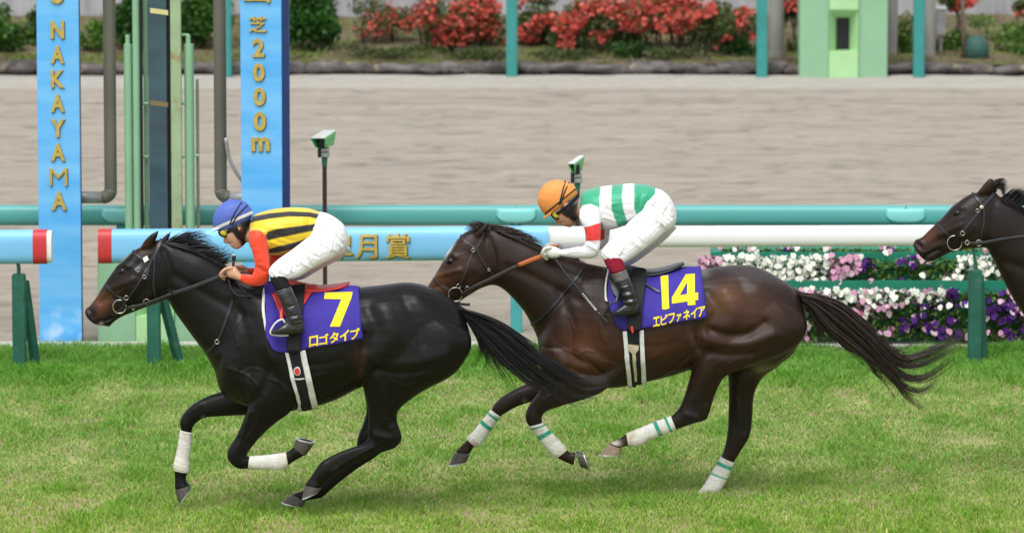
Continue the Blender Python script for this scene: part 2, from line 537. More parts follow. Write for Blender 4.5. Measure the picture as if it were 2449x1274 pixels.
M['pad_red'] = mat('pad_red', (0.55, 0.035, 0.04), 0.45, 0.5, var=0.06, vscale=6)
M['gold'] = mat('gold_letter', (0.50, 0.36, 0.075), 0.42, 0.6, var=0.2, vscale=30)
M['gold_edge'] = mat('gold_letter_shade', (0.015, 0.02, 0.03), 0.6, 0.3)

def rail_pt(px, py):
    return W(px, py, rail_Y(px))

def profile_bar(name, a, b, prof, m, parent, nseg=1):
    """extrude a (dy,dz) profile between two 3-D points"""
    a, b = np.array(a), np.array(b); pr = np.array(prof); k = len(pr)
    V = []
    for t in np.linspace(0, 1, nseg + 1):
        c = a * (1 - t) + b * t
        V += [(c[0], c[1] + p[0], c[2] + p[1]) for p in pr]
    F = []
    for i in range(nseg):
        for j in range(k):
            F.append((i*k+j, i*k+(j+1) % k, (i+1)*k+(j+1) % k, (i+1)*k+j))
    F.append(tuple(range(k-1, -1, -1))); F.append(tuple(range(nseg*k, (nseg+1)*k)))
    V, F = fix_normals(np.array(V), F)
    return part(name, V, F, m, parent, True, None, 40)

def rprof(hw, hh, e=3.2, n=28, drop=0.0):
    a = np.linspace(0, 2*np.pi, n, endpoint=False)
    c, s = np.cos(a), np.sin(a)
    return [(hw * np.sign(x) * abs(x) ** (2/e), hh * np.sign(y) * abs(y) ** (2/e)) for x, y in zip(c, s)]

def front_y(hh, e, hw, z):
    """front face of an rprof bar at height z off its centre"""
    s = min(0.999, abs(z) / hh)
    return -hw * (1 - s ** e) ** (1 / e)

wr = thing('running_rail', 'long white running rail on dark green posts behind the horses', 'rail', rail_pt(45, 888))
# white rail tube from the padded stretch to beyond the right edge
pA, pB = rail_pt(1285, 567), rail_pt(2449, 562)
dirn = (pB - pA) / (pB[0] - pA[0])
end = pB + dirn * 3.0
profile_bar('rail', pA, end, rprof(0.06, 0.076, 2.6), M['white_rail'], wr)
# rail inside the pads and left of them
pC = rail_pt(240, 590); pD = rail_pt(110, 591)
profile_bar('rail', pC + np.array((0.02, 0, 0)), pA - np.array((0.01, 0, 0)), rprof(0.05, 0.06, 2.4), M['white_rail'], wr)
profile_bar('rail', pD - dirn * 3.2, pD - np.array((0.02, 0, 0)), rprof(0.05, 0.06, 2.4), M['white_rail'], wr)

def rail_post(px, ytop, ybase, brace_top, brace_base, rod=True):
    Y = rail_Y(px)
    t, b = W(px, ytop, Y), W(px, ybase + 6, Y)
    hw = 0.048
    p = MB().bbox((t[0]-hw, Y-hw, -0.08), (t[0]+hw, Y+hw, t[2]), 0.008).build('post', M['green_post'], wr)
    if brace_base:
        q = W(brace_base[0], brace_base[1], Y + 0.16); q[2] = -0.05
        s0 = np.array((t[0] + 0.03, Y + 0.075, t[2] - 0.06))
        MB().tube([s0, q], 0.038, 4).build('brace', M['green_post'], wr, False, None)
    if rod:
        MB().tube([(t[0], Y, t[2] - 0.02), (t[0], Y, t[2] + 0.05), (t[0] - 0.015, Y, t[2] + 0.12), (t[0]-0.02, Y, t[2] + 0.24)], [0.014, 0.014, 0.011, 0.011], 8).build('support_rod', M['green_post'], wr)
rail_post(45, 655, 885, None, (88, 880))
rail_post(367, 655, 893, None, (436, 872))
rail_post(1490, 652, 878, None, (1540, 862))
rail_post(2333, 645, 870, None, (2352, 858))
rail_post(-620, 655, 892, None, (-575, 885))

PAD_HW, PAD_HH, PAD_E = 0.085, 0.121, 3.4
def pad(label, px0, px1, red_at):
    c0, c1 = rail_pt(px0, 590 - 0.0078 * px0 + 0.3), rail_pt(px1, 590 - 0.0078 * px1 + 0.3)
    th = thing('rail_pad', label, 'rail pad', (c0 + c1) / 2, 'printed pads on the white rail')
    rw = 0.098
    u = (c1 - c0) / np.linalg.norm(c1 - c0)
    pr = rprof(PAD_HW, PAD_HH, PAD_E)
    if red_at == 'left':
        profile_bar('red_end', c0, c0 + u * rw, rprof(PAD_HW + 0.002, PAD_HH + 0.002, PAD_E), M['pad_red'], th)
        profile_bar('printed_sleeve', c0 + u * rw, c1, pr, M['pad_blue'], th)
    else:
        profile_bar('red_end', c1 - u * rw, c1, rprof(PAD_HW + 0.002, PAD_HH + 0.002, PAD_E), M['pad_red'], th)
        profile_bar('end_cap', c1 + u * 0.001, c1 + u * 0.035, rprof(PAD_HW - 0.006, PAD_HH - 0.006, PAD_E), M['white_rail'], th)
        profile_bar('printed_sleeve', c0, c1 - u * rw, pr, M['pad_blue'], th)
    return th, c0, c1
pad('light blue printed rail pad with red end, left of the tall blue pillar', -700, 113, 'right')
pth, p0, p1 = pad('long light blue rail pad with gold Japanese characters and red left end', 236, 1312, 'left')
for ch, x0, x1, y0, y1 in (('皐', 786, 845, 554, 616), ('月', 851, 903, 557, 616), ('賞', 922, 982, 554, 616)):
    Y = rail_Y((x0 + x1) / 2)
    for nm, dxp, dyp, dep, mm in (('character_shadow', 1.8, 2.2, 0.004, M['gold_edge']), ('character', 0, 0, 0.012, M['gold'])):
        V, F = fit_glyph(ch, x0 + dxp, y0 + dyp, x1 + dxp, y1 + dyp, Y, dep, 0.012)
        zc = W((x0+x1)/2, 590 - 0.0078*(x0+x1)/2 + 0.3, Y)[2]
        fr = np.array([front_y(PAD_HH, PAD_E, PAD_HW, z - zc) for z in V[:,2]])
        V[:,1] += fr - 0.003
        part(nm, V, F, mm, pth, False)

# teal rail on the near side of the sand
TY = SAND0 + 0.85
tr = thing('running_rail', 'teal outer rail of the sand track with pale teal joint covers', 'rail', W(1230, 830, TY))
tc_ = W(1200, 514.5, TY)
tz = tc_[2]
xs_j = [W(p, 515, TY)[0] for p in (-640, 293, 1235, 2165, 3100)]
for a, b in zip(xs_j[:-1], xs_j[1:]):
    profile_bar('rail', (a + 0.004, TY, tz), (b - 0.004, TY, tz), rprof(0.062, 0.077, 2.8), M['teal'], tr)
for x in xs_j:
    # joint cover: half sleeve with a rounded lower lip
    V, F = [], []
    nx, nz = 12, 8
    for i in range(nx + 1):
        s = i / nx * 2 - 1
        low = -0.052 * (1 - abs(s) ** 4) + 0.0
        for j in range(nz + 1):
            zz = 0.055 + (low - 0.055) * j / nz
            V.append((x + s * 0.15, TY + front_y(0.077, 2.8, 0.062, zz) - 0.016 + 0.010 * abs(s) ** 6, tz + zz))
    for i in range(nx):
        for j in range(nz):
            a0 = i * (nz+1) + j
            F.append((a0, a0+1, a0+nz+2, a0+nz+1))
    o = part('joint_cover', V, F, M['teal_light'], tr)
    sm = o.modifiers.new('s', 'SOLIDIFY'); sm.thickness = 0.012
    MB().bbox((x - 0.045, TY - 0.045, -0.1), (x + 0.045, TY + 0.045, tz - 0.07), 0.008).build('post', M['teal_post'], tr)

# inner rail of the sand track (its bar runs above the frame)
IY = SAND1 - 0.05
ir = thing('running_rail', 'teal posts of the inner rail at the far edge of the sand', 'rail', G(1225, 172))
iz = 1.12
profile_bar('rail', (W(-1900, 0, IY)[0], IY, iz), (W(4300, 0, IY)[0], IY, iz), rprof(0.06, 0.075, 2.8), M['teal'], ir)
for px in (-660, -60, 541, 1224, 1822, 2197, 2800, 3400):
    x = W(px, 170, IY)[0]
    MB().bbox((x - 0.062, IY - 0.05, -0.1), (x + 0.062, IY + 0.05, iz - 0.05), 0.01).build('post', M['teal_far'], ir)

# ------------------------------------------------------------------ blue sign pillars
def pillar_mat():
    m = bpy.data.materials.new('sky_print'); m.use_nodes = True
    N, L = m.node_tree.nodes, m.node_tree.links
    b = N['Principled BSDF']; b.inputs['Roughness'].default_value = 0.45
    tc = N.new('ShaderNodeTexCoord'); mp = N.new('ShaderNodeMapping')
    mp.inputs['Rotation'].default_value = (0, math.radians(28), 0); mp.inputs['Scale'].default_value = (0.8, 1, 4.0)
    L.new(tc.outputs['Object'], mp.inputs['Vector'])
    nz = N.new('ShaderNodeTexNoise'); nz.inputs['Scale'].default_value = 1.6; nz.inputs['Detail'].default_value = 5; nz.inputs['Roughness'].default_value = 0.55
    L.new(mp.outputs[0], nz.inputs['Vector'])
    cr = N.new('ShaderNodeValToRGB'); e = cr.color_ramp.elements
    e[0].position = 0.36; e[0].color = (0.095, 0.42, 0.86, 1)
    e[1].position = 0.68; e[1].color = (0.20, 0.54, 0.90, 1)
    L.new(nz.outputs['Fac'], cr.inputs['Fac'])
    # a band of printed cloud low on the sign
    sep = N.new('ShaderNodeSeparateXYZ'); L.new(tc.outputs['Object'], sep.inputs[0])
    nz2 = N.new('ShaderNodeTexNoise'); nz2.inputs['Scale'].default_value = 5.0; nz2.inputs['Detail'].default_value = 5
    L.new(tc.outputs['Object'], nz2.inputs['Vector'])
    ma = N.new('ShaderNodeMapRange'); ma.inputs['From Min'].default_value = 0.30; ma.inputs['From Max'].default_value = 0.22
    L.new(sep.outputs['Z'], ma.inputs['Value'])
    mb = N.new('ShaderNodeMapRange'); mb.inputs['From Min'].default_value = 0.48; mb.inputs['From Max'].default_value = 0.62
    L.new(nz2.outputs['Fac'], mb.inputs['Value'])
    mu = N.new('ShaderNodeMath'); mu.operation = 'MULTIPLY'; L.new(ma.outputs[0], mu.inputs[0]); L.new(mb.outputs[0], mu.inputs[1])
    mx = N.new('ShaderNodeMix'); mx.data_type = 'RGBA'
    L.new(mu.outputs[0], mx.inputs['Factor']); L.new(cr.outputs[0], mx.inputs['A']); mx.inputs['B'].default_value = (0.42, 0.66, 0.90, 1)
    L.new(mx.outputs['Result'], b.inputs['Base Color'])
    return m
M['pillar'] = pillar_mat()
M['navy'] = mat('navy_side', (0.007, 0.028, 0.12), 0.45, 0.5, var=0.1, vscale=4)

def pillar(label, Y, xl, xr, side, glyphs, lean):
    a, b = W(xl, 600, Y), W(xr, 600, Y)
    th = thing('sign_pillar', label, 'sign', ((a[0]+b[0])/2, Y, 0), 'blue sign pillars at the finish line')
    zt = W(xl, -560, Y)[2]
    MB().bbox((a[0], Y, -0.1), (b[0], Y + 0.05, zt), 0.004).build('sign_panel', M['pillar'], th)
    sx = b[0] if side > 0 else a[0]
    MB().box((b[0] + 0.001, Y + 0.004, -0.1), (b[0] + (0.055 if side else 0.002), Y + 0.10, zt)).build('side_panel', M['navy'], th)
    MB().box((a[0] + 0.01, Y + 0.052, -0.1), (b[0] - 0.004, Y + 0.16, zt)).build('back_frame', M['navy'], th)
    for ch, xc, w, y0, y1 in glyphs:
        xc += lean * (600 - (y0 + y1) / 2)
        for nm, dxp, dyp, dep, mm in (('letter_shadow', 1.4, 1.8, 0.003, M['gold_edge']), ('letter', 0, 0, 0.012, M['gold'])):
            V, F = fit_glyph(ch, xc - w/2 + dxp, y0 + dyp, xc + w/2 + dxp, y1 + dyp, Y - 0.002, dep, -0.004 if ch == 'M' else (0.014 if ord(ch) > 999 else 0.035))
            part(nm, V, F, mm, th, False)
PY = TURF_END + 0.30
LT = [('O', 139, 34, -30, 10), ('N', 140, 32, 50, 93), ('A', 140, 32, 110, 152), ('K', 140, 32, 168, 210), ('A', 140, 32, 226, 268), ('Y', 140, 34, 285, 328),
      ('A', 140, 34, 343, 385), ('M', 141, 42, 402, 444), ('A', 142, 36, 458, 502)]
pillar('tall blue sign pillar with gold NAKAYAMA lettering at the left edge', PY, 93, 194, 0, LT, -0.005)
RT = [('山', 622, 62, -44, 7), ('芝', 623, 42, 39, 78), ('2', 624, 28, 93, 137), ('0', 624, 28, 152, 195), ('0', 625, 29, 210, 253), ('0', 625, 30, 268, 313), ('m', 626, 44, 328, 362)]
pillar('tall blue sign pillar reading 2000m in gold, behind the leading jockey', PY + 0.02, 578, 676, 1, RT, -0.012)

# ------------------------------------------------------------------ finish posts
M['lgreen'] = mat('pale_green_paint', (0.26, 0.47, 0.29), 0.55, 0.4, var=0.06, vscale=3)
M['ygreen'] = mat('yellow_green_paint', (0.40, 0.66, 0.33), 0.5, 0.4, var=0.05, vscale=4)
M['dark'] = mat('dark_slot', (0.012, 0.012, 0.016), 0.5, 0.4)
M['slate'] = mat('slate_mirror', (0.045, 0.085, 0.115), 0.22, 0.6, var=0.25, vscale=3, stretch=(1, 1, 2))
M['rust'] = mat('rusty_pale_green', (0.33, 0.43, 0.25), 0.6, 0.4, var=0.12, vscale=5, dirt=((0.30, 0.24, 0.10), 9, 0.58, 0.7))
M['rustmark'] = mat('brown_mark', (0.20, 0.15, 0.07), 0.6, 0.4, var=0.2, vscale=8)
M['ochre'] = mat('yellow_mark', (0.62, 0.58, 0.26), 0.6, 0.4, var=0.1, vscale=8)

def cabinet(th, Y, s, cx_px, cy_base, half, hgt, slot_top_m):
    """pale green cabinet with a projecting, lighter centre panel and a dark slot; s metres per unit"""
    c = W(cx_px, cy_base, Y)[0]
    d = 0.55 * s
    pw = half * 0.33
    for x0, x1 in ((c - half, c - pw - 0.001), (c + pw + 0.001, c + half)):
        MB().bbox((x0, Y, -0.1), (x1, Y + d, hgt), 0.006).build('cabinet_side', M['lgreen'], th)
    sb = 0.26 * s
    sl = sb + slot_top_m
    MB().bbox((c - pw, Y - 0.03 * s, -0.1), (c + pw, Y + d - 0.02, sb), 0.006).build('lower_panel', M['ygreen'], th)
    MB().bbox((c - pw, Y - 0.03 * s, sl), (c + pw, Y + d - 0.02, hgt + 0.002), 0.006).build('upper_panel', M['ygreen'], th)
    # recess: splayed reveals leading to a narrow dark slot
    sw = pw * 0.46; yb = Y + 0.16 * s; yf = Y - 0.028 * s
    m = MB()
    for sx in (-1, 1):
        m.add([(c+sx*pw, yf, sb), (c+sx*sw, yb, sb), (c+sx*sw, yb, sl - 0.10*s), (c+sx*pw, yf, sl)], [(0,1,2,3)])
    m.add([(c-pw, yf, sl), (c+pw, yf, sl), (c+sw, yb, sl - 0.10*s), (c-sw, yb, sl - 0.10*s)], [(0,1,2,3)])
    m.build('slot_reveal', M['ygreen'], th, False, None)
    MB().box((c - sw, yb - 0.002, sb - 0.01), (c + sw, yb + 0.05, sl - 0.09*s)).build('slot', M['dark'], th, False)

# near one, under the pad
FY = PY + 0.12
fp = thing('finish_post', 'pale green finish post cabinet with tall slate mirror, behind the rail pad', 'finish post', W(372, 850, FY))
hz = W(372, 590, FY)[2]
cabinet(fp, FY, 0.78, 372, 850, (W(509, 800, FY)[0] - W(235, 800, FY)[0]) / 2, hz, 0.30)
def upright(name, x0, x1, m, y_off, ytop=-560, ybot=590, round_=True, lean=True):
    Y = FY + y_off
    a, b = W(x0, 500, Y), W(x1, 500, Y)
    z0, z1 = W(372, ybot, Y)[2], W(372, ytop, Y)[2]
    r = (b[0] - a[0]) / 2; c = (a[0] + b[0]) / 2
    if round_:
        V, F = tube([(c, Y, z0), (c, Y, z1)], r, 16)
        return part(name, V, F, m, fp, True, None, 40)
    return MB().bbox((a[0], Y - 0.03, z0), (b[0], Y + 0.05, z1), 0.004).build(name, m, fp)
upright('telescopic_tube', 299, 320, M['lgreen'], 0.10, 106)
upright('telescopic_tube', 303, 315, M['lgreen'], 0.10, 84)
upright('frame_upright', 320, 337, M['lgreen'], 0.06)
upright('edge_strip', 337, 343, M['dark'], 0.09, round_=False)
upright('frame_bar', 346, 356, M['lgreen'], 0.16, round_=False)
upright('mirror', 358, 402, M['slate'], 0.06, round_=False)
upright('edge_strip', 402, 411, M['dark'], 0.10, round_=False)
upright('frame_upright', 411, 436, M['rust'], 0.06, round_=False)
upright('telescopic_tube', 443, 466, M['lgreen'], 0.10, 106)
upright('telescopic_tube', 447, 459, M['lgreen'], 0.10, 84)
upright('brace_tube', 470, 478, M['rust'], 0.35, 190)
for py, m in ((32, M['ochre']), (252, M['rustmark'])):
    a, b = W(358.5, py + 6, FY), W(401.5, py - 6, FY)
    sk = 0.018
    part('mark', [(a[0], FY+0.027, a[2]+sk), (b[0], FY+0.027, a[2]), (b[0], FY+0.027, b[2]), (a[0], FY+0.027, b[2]+sk)], [(0,1,2,3)], m, fp, False)
for x0, x1, py in ((337, 358, 248), (337, 358, 375), (433, 446, 248), (433, 446, 375), (433, 452, 84), (452, 476, 372)):
    a, b = W(x0, py, FY + 0.1), W(x1, py, FY + 0.1)
    MB().tube([a, b], 0.010, 8).build('bracket', M['lgreen'], fp)

# far one
FFY = SAND1 - 0.12
ffp = thing('finish_post', 'pale green finish post cabinet at the far edge of the sand', 'finish post', G(2017, 174))
cabinet(ffp, FFY, 1.0, 2017, 174, (W(2122, 170, FFY)[0] - W(1912, 170, FFY)[0]) / 2, 1.45, 0.46)

# grey pipe columns that carry the sign pillars
M['pipe'] = mat('weathered_pipe', (0.125, 0.12, 0.092), 0.6, 0.5, var=0.25, vscale=3, stretch=(1, 1, 0.4))
M['galv'] = mat('galvanised_pipe', (0.33, 0.33, 0.34), 0.38, 0.6, metal=0.3, var=0.2, vscale=6)
def pipe_column(label, px, px_end, Y):
    top, bot = W(px, -560, Y), W(px, 472, Y)
    r = (W(px + 15, 400, Y) - W(px, 400, Y))[0]
    th = thing('pipe_column', label, 'column', (bot[0], Y, 0), 'pipe columns beside the sign pillars')
    sgn = 1 if px_end > px else -1
    pts = [(bot[0], Y, top[2]), (bot[0], Y, bot[2] + 0.06)]
    V, F = tube(pts, r, 16); part('upright', V, F, M['pipe'], th, True, None, 40)
    el = [(bot[0] + sgn * 0.06 * (1 - math.cos(t)), Y, bot[2] + 0.06 - 0.06 * math.sin(t)) for t in np.linspace(0, math.pi/2, 7)]
    V, F = tube(el, r * 1.06, 16, ref=(0, 1, 0)); part('elbow', V, F, M['pipe'], th)
    e = W(px_end, 472, Y)
    V, F = tube([(bot[0] + sgn * 0.06, Y, bot[2]), (e[0], Y, bot[2])], r * 0.98, 16); part('arm', V, F, M['galv'], th)
    # the arm is carried by a post behind the sign panel
    V, F = tube([(e[0], Y + 0.0, -0.1), (e[0], Y, bot[2] + r)], r * 0.8, 12); part('support_post', V, F, M['navy'], th)
pipe_column('brown grey pipe column bent towards the left blue pillar', 265, 150, PY + 0.28)
pipe_column('brown grey pipe column bent towards the right blue pillar', 528, 630, PY + 0.28)
cbl = thing('cable', 'thin grey cable curving off the right pipe column', 'cable', W(548, 380, PY + 0.25))
part('cable', *tube(crom([W(x, y, PY + 0.22) for x, y in ((540, 330), (546, 370), (556, 395), (570, 420), (585, 440))], 4), 0.014, 8), M['galv'], cbl)

# ------------------------------------------------------------------ sensor heads on thin poles
M['sgreen'] = mat('sensor_green', (0.13, 0.55, 0.17), 0.4, 0.5, var=0.05)
M['sdkgreen'] = mat('sensor_socket', (0.012, 0.16, 0.09), 0.5, 0.4)
M['swhite'] = mat('sensor_white', (0.62, 0.66, 0.62), 0.35, 0.5)
M['sgrey'] = mat('sensor_bracket', (0.30, 0.30, 0.28), 0.5, 0.5)
M['maroon'] = mat('maroon_pole', (0.055, 0.02, 0.02), 0.5, 0.4, var=0.15)
def sensor(label, px, py, wpx, Y):
    """py: top edge of the hood"""
    s = W(1, 0, Y)[0] - W(0, 0, Y)[0]
    o = W(px, py, Y); th = thing('sensor_post', label, 'sensor', (o[0], Y, 0), 'sensor heads on thin poles')
    hw, hh, d = wpx * s / 2, 36 * s, 0.24
    # hood: open box slanting, seen from its open front-left
    x0, x1, z1, z0 = o[0] - hw, o[0] + hw, o[2], o[2] - hh
    sk = 20 * s
    m = MB()
    Vt = [(x0 - sk*0.4, Y - 0.10, z1 - 0.03), (x1 - sk, Y - 0.10, z1 - 0.03), (x1 + sk*0.2, Y + 0.14, z1), (x0 + sk, Y + 0.14, z1)]
    lid = part('hood_top', np.array(Vt + [(a, b, c - 0.008) for a, b, c in Vt]), [(0,1,2,3),(7,6,5,4),(0,4,5,1),(1,5,6,2),(2,6,7,3),(3,7,4,0)], M['swhite'], th, False)
    sd = [(x1 - sk, Y - 0.098, z1 - 0.038), (x1 + sk*0.2, Y + 0.138, z1 - 0.008), (x1 - sk*0.1, Y + 0.138, z0), (x1 - sk*1.0, Y - 0.06, z0)]
    sd2 = [(x0 - sk*0.4, Y - 0.098, z1 - 0.038), (x0 + sk, Y + 0.138, z1 - 0.008), (x0 + sk, Y + 0.138, z0), (x0 + sk*.2, Y - 0.06, z0)]
    bk = [sd2[1], sd[1], sd[2], sd2[2]]
    for nm, q in (('hood_side', sd), ('hood_side', sd2), ('hood_back', bk)):
        ob = part(nm, q, [(0,1,2,3)], M['sgreen'], th, False); sm = ob.modifiers.new('s', 'SOLIDIFY'); sm.thickness = 0.006; sm.offset = 0
    cx0 = o[0] - 2 * s
    MB().bbox((cx0 - 10*s, Y - 0.05, z0 - 2*s), (cx0 + 9*s, Y + 0.10, z1 - 16*s), 0.006).build('camera_body', M['dark'], th)
    MB().bbox((cx0 - 13*s, Y - 0.05, z0 - 24*s), (cx0 - 5*s, Y + 0.05, z0 + 2*s), 0.004).build('bracket', M['dark'], th)
    MB().bbox((cx0 - 6*s, Y - 0.04, z0 - 11*s), (cx0 + 14*s, Y + 0.05, z0 - 1*s), 0.005).build('clamp', M['sgrey'], th)
    MB().bbox((cx0 - 5*s, Y - 0.04, z0 - 24*s), (cx0 + 15*s, Y + 0.05, z0 - 13*s), 0.005).build('clamp', M['sgrey'], th)
    MB().tube([(cx0 + 3*s, Y, z0 - 46*s), (cx0 + 3*s, Y, z0 - 23*s)], [6*s, 8*s], 10).build('socket', M['sdkgreen'], th)
    MB().tube([(cx0 + 3*s, Y, -0.1), (cx0 + 3*s, Y, z0 - 44*s)], 5.5*s, 10).build('pole', M['maroon'], th)
sensor('green hooded sensor on maroon pole right of the blue pillar', 775, 316, 46, TY - 0.42)
sensor('green hooded sensor on pole behind the orange helmet', 1380, 377, 28, TY - 0.42)

# ------------------------------------------------------------------ flower bed
M['planter'] = mat('planter_board', (0.012, 0.20, 0.12), 0.5, 0.4, var=0.12, vscale=5)
M['leaf'] = mat('leaves', attr=True, rough=0.5, spec=0.3, transl=0.25)
M['petal'] = mat('petals', attr=True, rough=0.7, spec=0.2, transl=0.2)

def leaf_cloud(pts, size, C, up=0.3, aspect=0.55):
    n = len(pts)
    d = rng.normal(size=(n, 3)); d[:, 2] += up; d /= np.linalg.norm(d, axis=1)[:, None]
    e = np.cross(d, rng.normal(size=(n, 3))); e /= np.linalg.norm(e, axis=1)[:, None]
    s = size * rng.uniform(0.6, 1.3, n)[:, None]
    nrm = np.cross(d, e)
    V = np.empty((n, 4, 3))
    V[:,0] = pts - d * s * .5; V[:,1] = pts + e * s * aspect * .5 + nrm * s * 0.08; V[:,2] = pts + d * s * .5; V[:,3] = pts - e * s * aspect * .5 + nrm * s * 0.08
    F = (np.arange(n)[:, None] * 4 + np.arange(4)[None])
    return V.reshape(-1, 3), F, np.repeat(C, 4, 0)

def pansy_mesh(cols):
    V, F, C = [], [], []
    for k, (ang, r, l) in enumerate(((90-38, .5, .55), (90+38, .5, .55), (180+5, .42, .5), (-5, .42, .5), (270, .55, .5))):
        a = math.radians(ang); b = len(V)
        cx, cz = math.cos(a) * l * 0.55, math.sin(a) * l * 0.55
        V.append((cx, -0.10 - 0.02 * k, cz)); C.append(cols[1])
        for t in range(7):
            u = t / 7 * 2 * math.pi
            V.append((cx + r * .62 * math.cos(u), -0.02 * k + 0.08 * math.sin(3 * u + k), cz + r * .62 * math.sin(u))); C.append(cols[0])
        F += [(b, b + 1 + t, b + 1 + (t + 1) % 7) for t in range(7)]
    me = make_mesh('pansy', np.array(V), F, True, np.array(C)); me.materials.append(M['petal'])
    return me
PANSY = {
    'w': [pansy_mesh(((0.86, 0.87, 0.83), (0.80, 0.80, 0.60)))],
    'p': [pansy_mesh(((0.62, 0.27, 0.44), (0.70, 0.42, 0.55))), pansy_mesh(((0.70, 0.42, 0.55), (0.62, 0.20, 0.38))), pansy_mesh(((0.72, 0.50, 0.58), (0.75, 0.6, 0.62)))],
    'v': [pansy_mesh(((0.07, 0.012, 0.16), (0.02, 0.005, 0.04))), pansy_mesh(((0.12, 0.03, 0.28), (0.03, 0.01, 0.06)))],
    'r': [pansy_mesh(((0.42, 0.04, 0.14), (0.55, 0.25, 0.30)))],
}
BY = TURF_END + 0.18
def flower_tier(label, Y, xl, xr, board_y0, board_y1, fl_y0, fl_y1, colour_at, count, nleaf):
    a, b = W(xl, board_y1, Y), W(xr, board_y0, Y)
    x1 = b[0]
    th = thing('flower_planter', label, 'flower bed', ((a[0] + x1) / 2, Y, 0), 'tiered planters of pansies')
    MB().bbox((a[0], Y + 0.02, a[2]), (x1, Y + 0.05, b[2]), 0.005).build('board', M['planter'], th)
    MB().box((a[0] + 0.01, Y + 0.052, -0.08), (x1 - 0.01, Y + 0.40, b[2] - 0.01)).build('box', M['planter'], th)
    # leaves spill over the front
    n = nleaf
    px = rng.uniform(xl - 20, xr, n); py = rng.uniform(fl_y0 + 8, fl_y1, n); oy = -0.10 * rng.random(n) + 0.0
    pts = np.array([W(p, q, Y + o) for p, q, o in zip(px, py, oy)])
    t = rng.random((n, 1))
    C = np.array((0.035, 0.085, 0.018)) * (1 - t) + np.array((0.14, 0.25, 0.05)) * t
    o = part('foliage', *leaf_cloud(pts, 0.045, C)[:2], M['leaf'], th, False, leaf_cloud(pts, 0.045, C)[2])
    tag(o, kind='stuff')
    m = count * 9
    px = rng.uniform(xl - 30, xr, m); py = rng.uniform(fl_y0, fl_y1, m)
    pts, cs = [], []
    for p, q in zip(px, py):
        c = colour_at(p, q)
        if c is None: continue
        pts.append(W(p, q, Y - 0.04 - 0.06 * rng.random()))
        base = {'w': (0.84, 0.85, 0.82), 'p': (0.64, 0.33, 0.47), 'v': (0.08, 0.015, 0.18), 'r': (0.42, 0.04, 0.14)}[c]
        cs.append(np.array(base) * rng.uniform(0.8, 1.1))
    if pts:
        Vp, Fp, Cp = leaf_cloud(np.array(pts), 0.036, np.array(cs), 0.1, 0.95)
        tag(part('blossom', Vp, Fp, M['petal'], th, False, Cp), kind='stuff')
    k = 0
    while k < count:
        p, q = rng.uniform(xl - 30, xr), rng.uniform(fl_y0, fl_y1)
        c = colour_at(p, q)
        if c is None: continue
        me = PANSY[c][rng.integers(len(PANSY[c]))]
        f = bpy.data.objects.new('pansy', me); COL.objects.link(f); f.parent = th
        f.location = Vector(W(p, q, Y - 0.10 - 0.05 * rng.random())) - th.location
        s = rng.uniform(0.036, 0.052); f.scale = (s, s, s)
        f.rotation_euler = (rng.uniform(-0.75, 0.05), rng.uniform(-0.5, 0.5), rng.uniform(-0.6, 0.6))
        k += 1
def mixcol(weights):
    ks = list(weights); w = np.array([weights[k] for k in ks], float); w /= w.sum()
    return ks[rng.choice(len(ks), p=w)]
def col_top(p, q):
    n = vnoise(p / 28.0, q / 16.0, 71)
    if q > 655 and n < 0.55 and p > 1960: return None
    if p < 1722: return 'p' if q < 660 - (p - 1690) * 0.0 else None
    if p < 1980: return 'w' if q < 665 + 15 * n else ('p' if n > 0.5 else None)
    if p < 2062: return mixcol({'p': 8, 'w': 1}) if q < 655 else ('p' if n > .5 else None)
    if p < 2200: return mixcol({'v': 5, 'p': 1.2}) if n > 0.48 else None
    if p < 2290: return mixcol({'p': 4, 'w': 1}) if n > 0.45 else None
    if p < 2420: return 'w'
    return mixcol({'v': 3, 'p': 1})
def col_low(p, q):
    n = vnoise(p / 30.0, q / 17.0, 73)
    if q > 762: return ('p' if n > 0.75 else None) if p < 2150 else (mixcol({'v': 3, 'p': 1}) if n > .5 else None)
    if p < 1960: return mixcol({'p': 3, 'w': 1}) if (q < 725 and n > 0.3) else ('v' if n > .6 else None)
    if q < 722 and p < 2260: return mixcol({'w': 8, 'p': 2 if p < 2180 else 5})
    if p < 2190: return mixcol({'p': 6, 'r': 2.5, 'w': 2}) if n > 0.46 else None
    if p < 2320: return mixcol({'v': 6, 'w': 1, 'p': 1}) if n > 0.5 else None
    if p < 2420: return mixcol({'v': 6, 'p': 1}) if n > 0.25 else None
    return mixcol({'p': 4, 'v': 2}) if n > 0.3 else None
def col_back(p, q):
    return mixcol({'p': 3, 'w': 2, 'v': 1}) if vnoise(p / 20.0, q / 9.0, 75) > 0.68 else None
flower_tier('topmost planter tier, mostly leaves, just under the white rail', BY + 0.35, 1745, 2560, 600, 640, 588, 606, col_back, 40, 900)
flower_tier('middle tier of white, pink and purple pansies in a green planter', BY + 0.18, 1700, 2560, 604, 640, 610, 690, col_top, 295, 3000)
flower_tier('lowest tier of white, pink and violet pansies on the grass', BY, 1880, 2560, 672, 705, 690, 812, col_low, 300, 4600)

